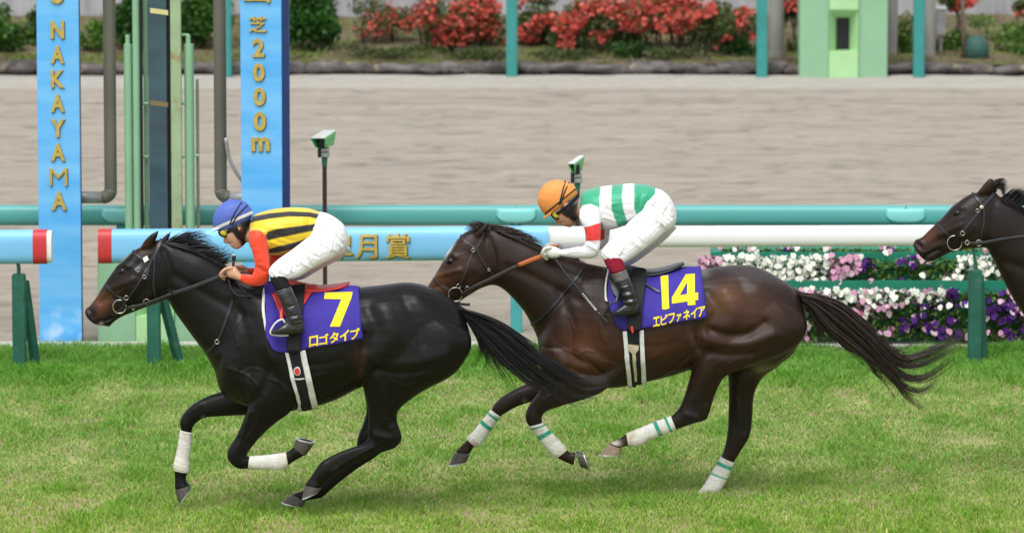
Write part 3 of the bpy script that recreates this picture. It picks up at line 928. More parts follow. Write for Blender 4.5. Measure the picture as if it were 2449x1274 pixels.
# ------------------------------------------------------------------ far edge: logs, wall, shrubs, odd things
M['log'] = mat('weathered_log', (0.115, 0.103, 0.10), 0.9, 0.3, var=0.65, vscale=7, vdet=6, stretch=(0.5, 1.5, 1.5), bump=0.02, bscale=14, bstretch=(0.4, 1.5, 1.5), dirt=((0.30, 0.25, 0.17), 7, 0.60, 0.72))
LY = SAND1 + 0.10
le = thing('log_edging', 'row of knobbly grey brown logs edging the far sand', 'edging', G(1200, 172))
x = W(-700, 170, LY)[0]; xe = W(3200, 170, LY)[0]; i = 0
while x < xe:
    Ln = random.uniform(0.40, 0.95); r = random.uniform(0.050, 0.070)
    m = 9; zc = 0.055 + random.uniform(-0.016, 0.016); tilt = random.uniform(-0.05, 0.05)
    pts = [(x + Ln * t, LY + random.uniform(-0.012, 0.012), zc + tilt * (t - .5) + random.uniform(-0.013, 0.013)) for t in np.linspace(0, 1, m)]
    rs = [r * 0.72] + [r * random.uniform(0.78, 1.22) for _ in range(m - 2)] + [r * 0.72]
    V, F = tube(crom(np.array(pts), 2), np.interp(np.linspace(0, 1, 2*m-1), np.linspace(0, 1, m), rs), 12)
    V = V + (rng.random(V.shape) - .5) * 0.012
    part('log', V, F, M['log'], le)
    x += Ln * 0.97; i += 1

WYY = SAND1 + 4.6
wl_ = thing('concrete_wall', 'grey concrete wall behind the shrubs at the top edge', 'wall', (0, WYY, 0.2))
xx = -16.2
k = 0
while xx < 16.2:
    MB().bbox((xx + 0.006, WYY, 0.0), (xx + 1.794, WYY + 0.2, 1.5), 0.008).build('wall_panel', M['concrete'], wl_)
    xx += 1.8

def bush(name, label, cat, px, pbase, Y, rx, rz, leafC, nleaf, size, flowers=None, nfl=0, fsize=0.05, group=None, trunks=2, zlift=0.0, dens=0.5, lobes=9):
    b = W(px, pbase, Y); zb = bank_z(Y)
    th = thing(name, label, cat, (b[0], Y, zb), group)
    for _ in range(trunks):
        tx = b[0] + random.uniform(-.4, .4) * rx
        pts = [(tx, Y, zb - 0.05), (tx + random.uniform(-.05, .05), Y + random.uniform(-.04, .04), zb + rz * .5), (tx + random.uniform(-.12, .12), Y + random.uniform(-.1, .1), zb + zlift + rz * 1.1)]
        part('trunk', *tube(pts, [0.022, 0.017, 0.008], 6), M['bark'], th)
    # clumps
    cl = []
    for _ in range(lobes):
        u = rng.normal(size=3); u /= np.linalg.norm(u); rr = rng.random() ** 0.4
        cl.append((u * rr * np.array((rx, rx * 0.6, rz)) * 0.72, rng.uniform(0.28, 0.48)))
    def pick(n, shell):
        ci = rng.integers(len(cl), size=n)
        cc = np.array([c[0] for c in cl])[ci]; cs = np.array([c[1] for c in cl])[ci][:, None]
        u = rng.normal(size=(n, 3)); u /= np.linalg.norm(u, axis=1)[:, None]
        rad = rng.random((n, 1)) ** (1 / (6 if shell else 2.5))
        return cc + u * rad * cs * np.array((rx, rx * 0.7, rz)) + np.array((b[0], Y, zb + zlift + rz * 0.85))
    pts = pick(nleaf, False); pts = pts[pts[:, 2] > zb - 0.02]
    t = rng.random((len(pts), 1))
    C = np.array(leafC[0]) * (1 - t) + np.array(leafC[1]) * t
    V, F, Cv = leaf_cloud(pts, size, C, 0.2, 0.6)
    tag(part('foliage', V, F, M['leaf'], th, False, Cv), kind='stuff')
    if flowers:
        n0 = nfl
        pts = pick(n0 * 2, True)
        keep = vnoise(pts[:,0] * 5, pts[:,2] * 6, 77) > 0.42
        pts = pts[keep][:n0]; pts = pts[pts[:, 2] > zb + 0.05]
        pts[:, 1] -= 0.03
        t = rng.random((len(pts), 1))
        C = np.array(flowers[0]) * (1 - t) + np.array(flowers[1]) * t
        V, F, Cv = leaf_cloud(pts, fsize, C, 0.0, 0.9)
        tag(part('blossom', V, F, M['petal'], th, False, Cv), kind='stuff')
    return th
M['bark'] = mat('bark', (0.13, 0.09, 0.07), 0.9, 0.2, var=0.3, vscale=12)
DG, LG = (0.012, 0.05, 0.01), (0.05, 0.17, 0.02)
MG, YG = (0.05, 0.13, 0.02), (0.17, 0.30, 0.05)
BR = (0.14, 0.12, 0.06)
SY = SAND1 + 0.9
def pbush(name, label, cat, px, py, rpx, rpy, dY, leafC, nleaf, size, **kw):
    """shrub given by the middle and half size of its crown in the side view"""
    Y = SY + dY; s = W(1, 0, Y)[0] - W(0, 0, Y)[0]
    zc = W(px, py, Y)[2]; rpx, rpy = rpx * 1.3, rpy * (1.3 if rpy > 40 else 1.15); rz = rpy * s
    return bush(name, label, cat, px, 150, Y, rpx * s, rz, leafC, nleaf, size, zlift=zc - bank_z(Y) - rz * 0.85, **kw)
pbush('hedge_shrub', 'dense dark green round shrub right of the blue pillar', 'shrub', 742, 45, 62, 75, .2, (DG, LG), 6500, 0.06, lobes=24)
pbush('hedge_shrub', 'glossy green shrub between the pale green tubes and brown column', 'shrub', 478, 40, 62, 70, .3, (DG, (0.10, 0.24, 0.03)), 4800, 0.06, lobes=18)
pbush('hedge_shrub', 'green shrub seen through the finish post frame', 'shrub', 325, 45, 62, 72, .4, (DG, LG), 4200, 0.06, lobes=16)
pbush('hedge_shrub', 'yellow green young shrub right of the NAKAYAMA pillar', 'shrub', 228, 88, 42, 42, .2, (MG, YG), 1300, 0.055)
pbush('hedge_shrub', 'mid green shrub at the far left edge of the picture', 'shrub', 2, 85, 46, 62, .2, (DG, (0.09, 0.22, 0.03)), 2400, 0.06, lobes=14)
pbush('hedge_shrub', 'thin leafy sapling by the left side of the NAKAYAMA pillar', 'shrub', 60, 70, 30, 45, .6, (MG, YG), 420, 0.05)
pbush('hedge_shrub', 'dark shrub hidden behind the left blue pillar', 'shrub', 130, 60, 60, 60, .5, (DG, LG), 1500, 0.06)
RED, RED2 = (0.56, 0.072, 0.055), (0.67, 0.17, 0.125)
az = [(905, 45, 85, 50, .6, 130, 'sparse red azalea next to the dark green shrub'),
      (1045, 50, 72, 72, .2, 640, 'red azalea bush left of the far teal post, reaching low'),
      (1155, 52, 66, 66, .4, 620, 'red azalea bush just left of the far teal post'),
      (1285, 52, 72, 62, .4, 640, 'red azalea bush just right of the far teal post'),
      (1395, 72, 84, 58, .1, 900, 'broad red azalea in the middle of the row above the orange helmet'),
      (1495, 50, 84, 66, .4, 700, 'red azalea behind the broad one, above the white striped jockey'),
      (1610, 52, 92, 76, .2, 1250, 'full red azalea bush nearest the middle of the right half'),
      (1735, 60, 86, 72, .0, 950, 'large red azalea left of the concrete column'),
      (1890, 20, 34, 36, .6, 130, 'small red azalea behind the far finish post'),
      (2285, 2, 40, 24, .8, 150, 'little red azalea above the green ball'),
      (2440, 18, 26, 20, .8, 60, 'scrap of red azalea at the top right corner')]
for px, py, rx, rz, dY, nf, lab in az:
    pbush('azalea_bush', lab, 'azalea', px, py, rx, rz, dY, (BR, MG), 900 + int(nf * 2.2), 0.050, flowers=(RED, RED2), nfl=int(nf * 1.7), fsize=0.058, group='red azaleas on the bank', trunks=4, lobes=18)
for px, py, rx, rz, dY, cols, n, lab in ((930, 118, 120, 26, -.2, (BR, MG), 1300, 'low dull green shrub at the foot of the azaleas on the left'), (1130, 125, 80, 22, -.25, (BR, MG), 900, 'low brown green shrub left of the far teal post'),
      (1330, 128, 90, 20, -.25, (BR, MG), 900, 'low olive shrub right of the far teal post'), (1500, 118, 50, 26, -.2, (DG, MG), 900, 'dark green low shrub under the azaleas above the jockey'), (1640, 130, 80, 18, -.3, (BR, MG), 700, 'low brown shrub under the full azalea'),
      (1770, 118, 45, 34, -.2, (DG, MG), 1200, 'dark low green shrub left of the concrete column'), (1895, 110, 26, 36, .1, (MG, YG), 500, 'green shrub between concrete column and far finish post'), (2170, 95, 42, 52, .1, (DG, YG), 1100, 'grassy green tuft right of the far finish post'),
      (2270, 100, 50, 40, .2, (DG, YG), 1100, 'leafy green shrub beside the green ball'), (2400, 72, 70, 44, .7, (MG, YG), 1500, 'olive green shrub filling the upper right corner'), (2425, 120, 50, 24, .1, (MG, YG), 500, 'yellow green weeds right of the green ball'),
      (650, 138, 150, 14, -.4, ((0.22, 0.20, 0.06), YG), 900, 'pale dry weeds under the dark green shrub'), (120, 136, 160, 14, -.4, ((0.22, 0.20, 0.06), YG), 900, 'pale dry weeds at the left end of the log edging')):
    pbush('low_shrub', lab, 'shrub', px, py, rx, rz, dY, cols, n, 0.045)

M['greycol'] = mat('concrete_column', (0.30, 0.285, 0.265), 0.85, 0.3, var=0.2, vscale=4, stretch=(1, 1, 0.3))
def column(label, x0, x1, Y):
    a, b = W(x0, 150, Y), W(x1, 150, Y)
    th = thing('concrete_column', label, 'column', ((a[0]+b[0])/2, Y, bank_z(Y)), 'concrete columns on the bank')
    c, r = (a[0] + b[0]) / 2, (b[0] - a[0]) / 2
    part('shaft', *tube([(c, Y, 0), (c, Y, 1.7)], r, 20), M['greycol'], th, True, None, 40)
    part('base_collar', *tube([(c, Y, 0.0), (c, Y, bank_z(Y) + 0.05)], r * 1.12, 20), M['greycol'], th, True, None, 40)
column('grey concrete column right of the second far teal post', 1838, 1874, SAND1 + 0.7)
column('grey concrete column right of the third far teal post', 2209, 2236, SAND1 + 0.7)
column('pale grey column touching the far finish post', 2120, 2146, SAND1 + 0.75)
M['ball'] = mat('green_ball', (0.035, 0.105, 0.085), 0.6, 0.4, var=0.1, vscale=12)
bs = W(2335, 120, SAND1 + 0.6)
bm = bmesh.new(); bmesh.ops.create_uvsphere(bm, u_segments=32, v_segments=16, radius=0.148)
Vb = np.array([v.co[:] for v in bm.verts]) * np.array((1, 1, 1.12)) + np.array((bs[0], bs[1], bs[2])); Fb = [[v.index for v in f.verts] for f in bm.faces]; bm.free()
tb = thing('ball_bollard', 'dark green ball on the bank at the right', 'ball', (bs[0], bs[1], bank_z(bs[1])))
part('ball', Vb, Fb, M['ball'], tb)
part('foot', *tube([(bs[0], bs[1], 0.0), (bs[0], bs[1], bs[2] - 0.12)], 0.05, 12), M['ball'], tb)
sp = W(2308, 60, SAND1 + 0.55)
ts = thing('stake', 'thin brown stake standing left of the green ball', 'stake', (sp[0], sp[1], bank_z(sp[1])))
part('stake_shaft', *tube([(sp[0], sp[1], 0.0), (sp[0] - .02, sp[1], 0.5), (sp[0] - 0.05, sp[1], 1.3)], [0.026, 0.024, 0.02], 8), mat('stake_wood', (0.17, 0.12, 0.09), 0.8, 0.3, var=0.2), ts)
bx = W(2251, 85, SAND1 + 0.9)
tbx = thing('meter_box', 'small grey metal box beside the concrete column', 'box', (bx[0], bx[1], bank_z(bx[1])))
MB().bbox((bx[0] - .055, bx[1], bx[2]), (bx[0] + .05, bx[1] + .09, bx[2] + .29), .008).build('box', M['galv'], tbx)
MB().bbox((bx[0] - .065, bx[1] - .012, bx[2] + .292), (bx[0] + .06, bx[1] + .10, bx[2] + .315), .006).build('lid', M['swhite'], tbx)
MB().tube([(bx[0], bx[1] + .045, 0), (bx[0], bx[1] + .045, bx[2] + .01)], .02, 8).build('leg', M['galv'], tbx)
# ------------------------------------------------------------------ horses
M['coat'] = mat('horse_coat', attr=True, rough=0.43, spec=0.26, var=0.08, vscale=24, bump=0.0009, bscale=70, bstretch=(1, 1, 0.6))
M['coat_black'] = mat('black_horse_coat', attr=True, rough=0.40, spec=0.24, var=0.08, vscale=24, bump=0.0009, bscale=70, bstretch=(1, 1, 0.6))
M['hair_black'] = mat('black_hair', (0.008, 0.008, 0.010), 0.38, 0.5, var=0.4, vscale=40)
M['hair_brown'] = mat('dark_brown_hair', (0.026, 0.015, 0.011), 0.42, 0.5, var=0.5, vscale=30)
M['eye'] = mat('eye_gloss', (0.004, 0.003, 0.0025), 0.12, 0.3)
M['hoof'] = mat('hoof_horn', (0.075, 0.065, 0.058), 0.5, 0.4, var=0.35, vscale=40, stretch=(1, 1, 3))
M['hoof_pale'] = mat('pale_hoof_horn', (0.26, 0.19, 0.13), 0.5, 0.4, var=0.3, vscale=30)
M['shoe'] = mat('aluminium_shoe', (0.55, 0.55, 0.55), 0.35, 0.5, metal=0.7)
M['sole'] = mat('hoof_sole', (0.05, 0.04, 0.035), 0.8, 0.2, var=0.4, vscale=40)
M['wrap'] = mat('leg_bandage', attr=True, rough=0.85, spec=0.2, var=0.08, vscale=25, bump=0.004, bscale=45, bstretch=(1, 1, 2), dirt=((0.46, 0.39, 0.25), 11, 0.52, 0.76))
M['black_leather'] = mat('black_leather', (0.012, 0.013, 0.016), 0.38, 0.5, var=0.2, vscale=30)
M['brown_leather'] = mat('brown_leather', (0.028, 0.018, 0.016), 0.42, 0.5, var=0.2, vscale=30)
M['rein_rubber'] = mat('rein_rubber', (0.022, 0.026, 0.026), 0.6, 0.4, var=0.2, vscale=60)
M['tan_rein'] = mat('tan_rein_grip', (0.46, 0.135, 0.045), 0.6, 0.3, var=0.12, vscale=40)
M['steel'] = mat('bit_steel', (0.46, 0.45, 0.40), 0.24, 0.5, metal=0.9)
M['brass'] = mat('brass', (0.56, 0.50, 0.36), 0.4, 0.5, metal=0.4)
M['cloth'] = mat('saddle_cloth', (0.045, 0.030, 0.285), 0.75, 0.25, var=0.10, vscale=9, bump=0.004, bscale=18, dirt=((0.10, 0.085, 0.30), 14, 0.68, 0.80))
M['cloth_yellow'] = mat('yellow_print', (0.86, 0.66, 0.03), 0.75, 0.2, var=0.06, vscale=20)
M['white_web'] = mat('white_webbing', (0.66, 0.68, 0.65), 0.7, 0.3, var=0.08, vscale=30)
M['black_web'] = mat('black_webbing', (0.010, 0.011, 0.013), 0.7, 0.3, var=0.2, vscale=40)
M['red_saddle'] = mat('red_saddle', (0.55, 0.035, 0.03), 0.4, 0.5, var=0.12, vscale=14)
M['black_saddle'] = mat('black_saddle', (0.014, 0.015, 0.018), 0.35, 0.5, var=0.2, vscale=20)
M['red_print'] = mat('red_print', (0.60, 0.05, 0.04), 0.6, 0.3)

def bvh_of(V, F):
    return BVHTree.FromPolygons([tuple(v) for v in V], [list(map(int, f)) for f in F])

CAMV = Vector((0, 0, CAM_H))
def cast(bvh, px, py):
    h, n, i, d = bvh.ray_cast(CAMV, ray(px, py))
    return (None, None) if h is None else (np.array(h), np.array(n))
def cast_far(bvh, p):
    h, n, i, d = bvh.ray_cast(Vector((p[0], p[1] + 3.0, p[2])), Vector((0, -1, 0)))
    return (None, None) if h is None else (np.array(h), np.array(n))

def resample(pts, step):
    pts = np.asarray(pts, float); d = np.linalg.norm(np.diff(pts[:, :2], axis=0), axis=1); s = np.concatenate(([0], np.cumsum(d)))
    m = max(2, int(s[-1] / step) + 1); u = np.linspace(0, s[-1], m)
    return np.stack([np.interp(u, s, pts[:, c]) for c in range(pts.shape[1])], 1)

def strap(name, pts, width, bvh, m, parent, off=0.004, thick=0.004, far=True, k=4, Yfall=None):
    """flat strap lying on a surface, traced in the side view; a second run lies on the far side"""
    q = resample(crom(pts, k), 5)
    near = [cast(bvh, *p) for p in q]
    ok = [(h, n) for h, n in near if h is not None]
    if len(ok) < 2: return
    runs = [ok]
    if far:
        fr = [cast_far(bvh, h) for h, n in ok]
        fr = [(h, n) for h, n in fr if h is not None]
        if len(fr) > 1: runs.append(fr)
    first = None
    for run in runs:
        Pn = np.array([h for h, n in run]); Nn = np.array([n for h, n in run])
        for _ in range(2):
            if len(Pn) > 3:
                Pn[1:-1] = (Pn[:-2] + 2 * Pn[1:-1] + Pn[2:]) / 4; Nn[1:-1] = (Nn[:-2] + 2 * Nn[1:-1] + Nn[2:]) / 4
        T = np.gradient(Pn, axis=0); T /= np.linalg.norm(T, axis=1)[:, None] + 1e-9
        B = np.cross(T, Nn); B /= np.linalg.norm(B, axis=1)[:, None] + 1e-9
        N2 = np.cross(B, T); N2 *= np.sign((N2 * Nn).sum(1))[:, None]
        ring = []
        for i in range(len(Pn)):
            o = Pn[i] + N2[i] * off
            ring += [o - B[i]*width/2, o - B[i]*width/2*0.8 + N2[i]*thick, o + B[i]*width/2*0.8 + N2[i]*thick, o + B[i]*width/2]
        F = []
        for i in range(len(Pn) - 1):
            for j in range(4):
                F.append((i*4+j, i*4+(j+1) % 4, (i+1)*4+(j+1) % 4, (i+1)*4+j))
        F += [(0,1,2,3), tuple(range(len(ring)-1, len(ring)-5, -1))]
        V2, F2 = fix_normals(np.array(ring), F)
        o = part(name, V2, F2, m, parent, True, None, 50)
        first = first or o
    return first

def patch(name, top, bot, bvh, m, parent, off=0.008, nx=40, ny=24, thick=0.004, far=True, smooth_it=6, join=False, ripple=0.0):
    """sheet between two traced edges laid on a surface; mirrored to the far side"""
    t = crom(top, 6); b = crom(bot, 6)
    t = np.stack([np.interp(np.linspace(0, 1, nx), np.linspace(0, 1, len(t)), t[:, c]) for c in range(2)], 1)
    b = np.stack([np.interp(np.linspace(0, 1, nx), np.linspace(0, 1, len(b)), b[:, c]) for c in range(2)], 1)
    g = np.full((ny, nx, 3), np.nan)
    for i in range(ny):
        v = i / (ny - 1)
        for j in range(nx):
            p = t[j] * (1 - v) + b[j] * v
            h, n = cast(bvh, *p)
            if h is not None: g[i, j] = h + n * (off + ripple * vnoise(p[0] / 26.0, p[1] / 40.0, 9))
    if np.isnan(g).all(): return None, None, None
    for i in range(ny):                      # fill misses from the nearest row
        for j in range(nx):
            if np.isnan(g[i, j, 0]):
                col = [r for r in range(ny) if not np.isnan(g[r, j, 0])]
                if not col: col2 = [(r, c) for r in range(ny) for c in range(nx) if not np.isnan(g[r, c, 0])]; r, c = min(col2, key=lambda q: abs(q[0]-i)+abs(q[1]-j))
                else: r, c = min(col, key=lambda q: abs(q-i)), j
                v = i / (ny - 1); p = t[j] * (1 - v) + b[j] * v
                g[i, j] = W(p[0], p[1], g[r, c, 1])
    for _ in range(smooth_it):
        gy = g[:, :, 1].copy()
        gy[1:-1, 1:-1] = (g[:-2,1:-1,1] + g[2:,1:-1,1] + g[1:-1,:-2,1] + g[1:-1,2:,1]) / 4
        g[:, :, 1] = np.minimum(g[:, :, 1], gy)
    i = np.arange(ny * nx).reshape(ny, nx)
    Fq = np.stack((i[:-1,:-1].ravel(), i[1:,:-1].ravel(), i[1:,1:].ravel(), i[:-1,1:].ravel()), 1)
    V = g.reshape(-1, 3); Fs = Fq.tolist(); nearV, nearF = V.copy(), Fq.copy()
    if far:
        f = np.array([(lambda h: h if h is not None else p)(cast_far(bvh, p)[0]) for p in V]); f[:, 1] += off
        f2 = f.reshape(ny, nx, 3)
        for _ in range(smooth_it):
            gy = f2[:, :, 1].copy()
            gy[1:-1, 1:-1] = (f2[:-2,1:-1,1] + f2[2:,1:-1,1] + f2[1:-1,:-2,1] + f2[1:-1,2:,1]) / 4
            f2[:, :, 1] = np.maximum(f2[:, :, 1], gy)
        f = f2.reshape(-1, 3)
        if not join:
            of = part(name, f, Fq[:, ::-1].copy(), m, parent, True)
            sm = of.modifiers.new('s', 'SOLIDIFY'); sm.thickness = thick; sm.offset = 0
        else:
            bse = len(V); V = np.concatenate((V, f)); Fs += [[a + bse for a in r[::-1]] for r in Fq.tolist()]
            for j in range(nx - 1):
                Fs.append([j, j + 1, bse + j + 1, bse + j])
    o = part(name, V, Fs, m, parent, True)
    sm = o.modifiers.new('s', 'SOLIDIFY'); sm.thickness = thick; sm.offset = 0
    return o, nearV, nearF

def decal(name, V2, F, bvh, m, parent, off=0.004):
    """flat shape given in photo pixels, laid onto a surface (fine enough to follow it)"""
    bm = bmesh.new(); vs = [bm.verts.new((v[0], v[1], 0)) for v in V2]
    for f in F:
        try: bm.faces.new([vs[i] for i in f])
        except ValueError: pass
    bmesh.ops.triangulate(bm, faces=bm.faces[:])
    for _ in range(4):
        es = [e for e in bm.edges if e.calc_length() > 6]
        if not es: break
        bmesh.ops.subdivide_edges(bm, edges=es, cuts=1)
        bmesh.ops.triangulate(bm, faces=bm.faces[:])
    bm.verts.index_update()
    out, last = [], None
    for v in bm.verts:
        h, n = cast(bvh, v.co.x, v.co.y)
        if h is None: out.append(None)
        else: out.append(h + n * off if n[1] < 0 else h - n * off)
    good = [o for o in out if o is not None]
    if not good: bm.free(); return
    my = np.mean([g[1] for g in good])
    out = [o if o is not None else W(v.co.x, v.co.y, my) for o, v in zip(out, bm.verts)]
    Fo = [[v.index for v in f.verts] for f in bm.faces]; bm.free()
    return part(name, np.array(out), Fo, m, parent, True)

def tubepx(pts, Y0, k=3, n=8):
    """pts rows (px,py,yoff,r) -> tube shell"""
    R = crom(np.array(pts, float), k)
    P3 = np.array([W(a, b, Y0 + c) for a, b, c, r in R])
    return tube(P3, R[:, 3], n)

def hair(name, guides, n, Y0, m, parent, r=0.0022, jit=5.0, ysp=0.04, seed=1, seglen=16, yo=0.0, short=0.6, dx=0, dy=0):
    rg = np.random.default_rng(seed)
    Gd = []
    for g in guides:
        q = crom(np.array(g, float), 6)
        d = np.concatenate(([0], np.cumsum(np.linalg.norm(np.diff(q, axis=0), axis=1)))); d /= d[-1]
        Gd.append(np.stack([np.interp(np.linspace(0, 1, seglen), d, q[:, c]) for c in range(2)], 1))
    Gd = np.array(Gd); Vs, Fs, b = [], [], 0
    t = np.linspace(0, 1, seglen)
    for _ in range(n):
        i = rg.integers(len(Gd) - 1); f = rg.random()
        c = Gd[i] * (1 - f) + Gd[i+1] * f
        c = c + np.outer(t ** 1.3, rg.normal(size=2) * jit) + np.outer(np.sin(t * np.pi * rg.uniform(0.8, 2.2) + rg.uniform(0, 6)) * t, rg.normal(size=2) * jit * 0.5) + rg.normal(size=2) * 1.2
        cut = rg.uniform(short, 1.0)
        tt = t * cut
        c = np.stack([np.interp(tt, t, c[:, 0]), np.interp(tt, t, c[:, 1])], 1)
        y0 = rg.normal() * ysp * 0.5; y1 = rg.normal() * ysp
        P3 = np.array([W(p[0] + dx, p[1] + dy, Y0 + yo + y0 + (y1 - y0) * s) for p, s in zip(c, t)])
        rad = r * rg.uniform(0.7, 1.4) * np.clip((1 - t) * 1.6, 0.12, 1)
        V, F = tube(P3, rad, 3, False)
        Vs.append(V); Fs += [[a + b for a in f] for f in F]; b += len(V)
    return part(name, np.concatenate(Vs), np.array(Fs), m, parent, True)

def paint(C, Q, blobs):
    for x, y, rx, ry, ang, col, s in blobs:
        a = math.radians(ang); dx, dy = Q[:, 0] - x, Q[:, 1] - y
        u, v = (dx * math.cos(a) + dy * math.sin(a)) / rx, (-dx * math.sin(a) + dy * math.cos(a)) / ry
        C = blend(C, s * np.exp(-(u*u + v*v)), col)
    return C

def make_horse(H):
    Y0, dx, dy = H['Y'], H.get('dx', 0), H.get('dy', 0)
    base = W(H['base'][0], H['base'][1], Y0)
    th = thing('race_horse', H['label'], 'horse', (base[0], Y0, 0), 'racehorses at full gallop')
    sh = [loft(H['torso'], Y0, 32, 5, 2.15, dx=dx, dy=dy), loft(H['neck'], Y0, 28, 5, 2.1, dx=H.get('ndx', 0)), loft(H['head'], Y0, 28, 5, 2.2)]
    for nm in ('fore_near', 'fore_far', 'hind_near', 'hind_far'):
        sh.append(loft(H[nm], Y0, 20, 5, 2.2, dx=dx, dy=dy))
    for ear in H['ears']:
        sh.append(loft(ear, Y0, 12, 4, 2.0))
    for x in H.get('extra', []):
        sh.append(loft(x, Y0, 20, 5, 2.1, dx=dx, dy=dy))
    V, Fq = union(sh, H.get('voxel', 0.0077), 9)
    N = normals(V, Fq); Q = P(V)
    side = np.clip(np.abs(N[:, 1]) * 1.4, 0, 1)
    D = np.zeros(len(V))
    for row in H['relief']:
        pts, w, amp = row[:3]; ddx = 0 if len(row) > 3 else dx
        ddy = 0 if len(row) > 3 else dy
        d = seg_dist(Q, crom(np.array(pts, float) + np.array((ddx, ddy)), 4))
        D += 1.25 * amp * np.exp(-(d / (w * 0.95)) ** 2)
    V = V + N * (D * side)[:, None]
    V = taubin(V, Fq, 2)
    Q = P(V)
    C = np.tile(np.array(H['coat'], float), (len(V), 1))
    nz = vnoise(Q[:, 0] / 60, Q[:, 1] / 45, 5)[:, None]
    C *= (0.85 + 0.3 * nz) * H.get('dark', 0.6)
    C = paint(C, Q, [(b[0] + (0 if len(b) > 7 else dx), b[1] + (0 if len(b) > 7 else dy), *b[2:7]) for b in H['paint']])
    for pts, w, col, st in H.get('lines', []):
        C = blend(C, st * np.exp(-(seg_dist(Q, crom(np.array(pts, float), 4)) / w) ** 2), col)
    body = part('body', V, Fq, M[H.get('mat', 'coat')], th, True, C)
    bv = bvh_of(V, Fq)
    # hooves with shoes
    for (a, b, wd, yo, pale) in H['hooves']:
        a = np.array(a, float) + np.array((dx, dy, dx, dy)); b = np.array(b, float) + np.array((dx, dy, dx, dy)); m = (a + b) / 2
        V1, F1 = loft([(*a, wd * 0.86), (*m, wd * 0.97), (*b, wd * 1.06)], Y0, 20, 3, 2.4, yo)
        hf = part('hoof', *fix_normals(V1, F1), M['hoof_pale' if pale else 'hoof'], th, True, None, 50)
        n = b - a; n = n / (np.linalg.norm((n[:2] + n[2:]) / 2) + 1e-6)
        b2 = b + np.array((n[0], n[1], n[2], n[3])) * 3.2
        V1, F1 = loft([(*b, wd * 1.09), (*b2, wd * 1.09)], Y0, 20, 1, 2.4, yo)
        part('horseshoe', *fix_normals(V1, F1), M['shoe'], hf, True, None, 40)
        b3 = b2 + n * 0.5; c = (b3[:2] + b3[2:]) / 2
        ins = np.concatenate((c + (b3[:2] - c) * 0.72, c + (b3[2:] - c) * 0.72))
        V1, F1 = loft([(*(ins - n * 1.0), wd * .78), (*ins, wd * 0.78)], Y0, 16, 1, 2.2, yo)
        part('sole', *fix_normals(V1, F1), M['sole'], hf, True, None, 40)
    for (rows, yo, bands) in H['wraps']:
        rows = [(r[0]+dx, r[1]+dy, r[2]+dx, r[3]+dy, r[4], yo) for r in rows]
        V1, F1 = loft(rows, Y0, 24, 10, 2.2, yo, grow=0.0045)
        nr = len(V1) // 24
        tt = np.repeat(np.linspace(0, 1, nr), 24)
        # lapped turns of the bandage
        ctr = V1.reshape(nr, 24, 3).mean(1).repeat(24, 0)
        ang = np.tile(np.arange(24) / 24.0, nr)
        V1 = ctr + (V1 - ctr) * (1 + 0.05 * (((tt * 7 + ang) % 1.0) - 0.5) + 0.02 * (rng.random(len(V1)) - .5))[:, None]
        Cw = np.tile(np.array((0.66, 0.65, 0.61)), (len(V1), 1))
        Cw = blend(Cw, np.clip(tt * 1.6 - 0.75, 0, 1) * 0.55, (0.52, 0.45, 0.30))
        for b0, b1 in bands:
            Cw = blend(Cw, ((tt > b0) & (tt < b1)).astype(float), (0.02, 0.30, 0.20))
        part('leg_wrap', *fix_normals(V1, F1), M['wrap'], th, True, Cw)
    # eyes
    ex, ey = H['eye']
    h, n = cast(bv, ex, ey)
    bm = bmesh.new(); bmesh.ops.create_uvsphere(bm, u_segments=16, v_segments=10, radius=0.028)
    Vs = np.array([v.co[:] for v in bm.verts]) * np.array((1.15, 1, 0.95)); Fs = [[v.index for v in f.verts] for f in bm.faces]; bm.free()
    part('eye', Vs + h - n * 0.018, Fs, M['eye'], th)
    hf_, nf = cast_far(bv, h)
    part('eye', Vs + hf_ - nf * 0.018, Fs, M['eye'], th)
    return th, bv, V, Fq

def ring(px, py, r_px, Y, tube_r, m, parent, name='bit_ring', off=0.0, sq=1.0):
    pts = [W(px + r_px * math.cos(a), py + sq * r_px * math.sin(a), Y) for a in np.linspace(0, 2*math.pi, 25)]
    V, F = tube(pts, tube_r, 8, False, ref=(0, 1, 0))
    return part(name, V, F, m, parent)

VEINS = [([(600,985),(586,1030),(571,1068)],2.4,.005),([(625,985),(612,1020),(590,1050)],2.2,.004),([(770,948),(800,932),(828,920),(852,900)],2.4,.005),([(800,932),(815,910),(840,890)],2.2,.004),([(548,878),(580,892),(610,915),(628,945)],2.4,.005),([(580,892),(600,880),(622,884)],2.2,.004),([(905,958),(914,995),(930,1028)],2.4,.005),([(932,905),(965,922),(990,915)],2.2,.004),([(640,905),(668,915),(690,940)],2.2,.004),([(560,800),(575,840),(572,880)],2.2,.004),([(700,900),(740,905),(775,895)],8,.004),([(720,870),(770,872),(820,860)],8,-.004),([(655,760),(640,820),(650,860)],7,.006)]
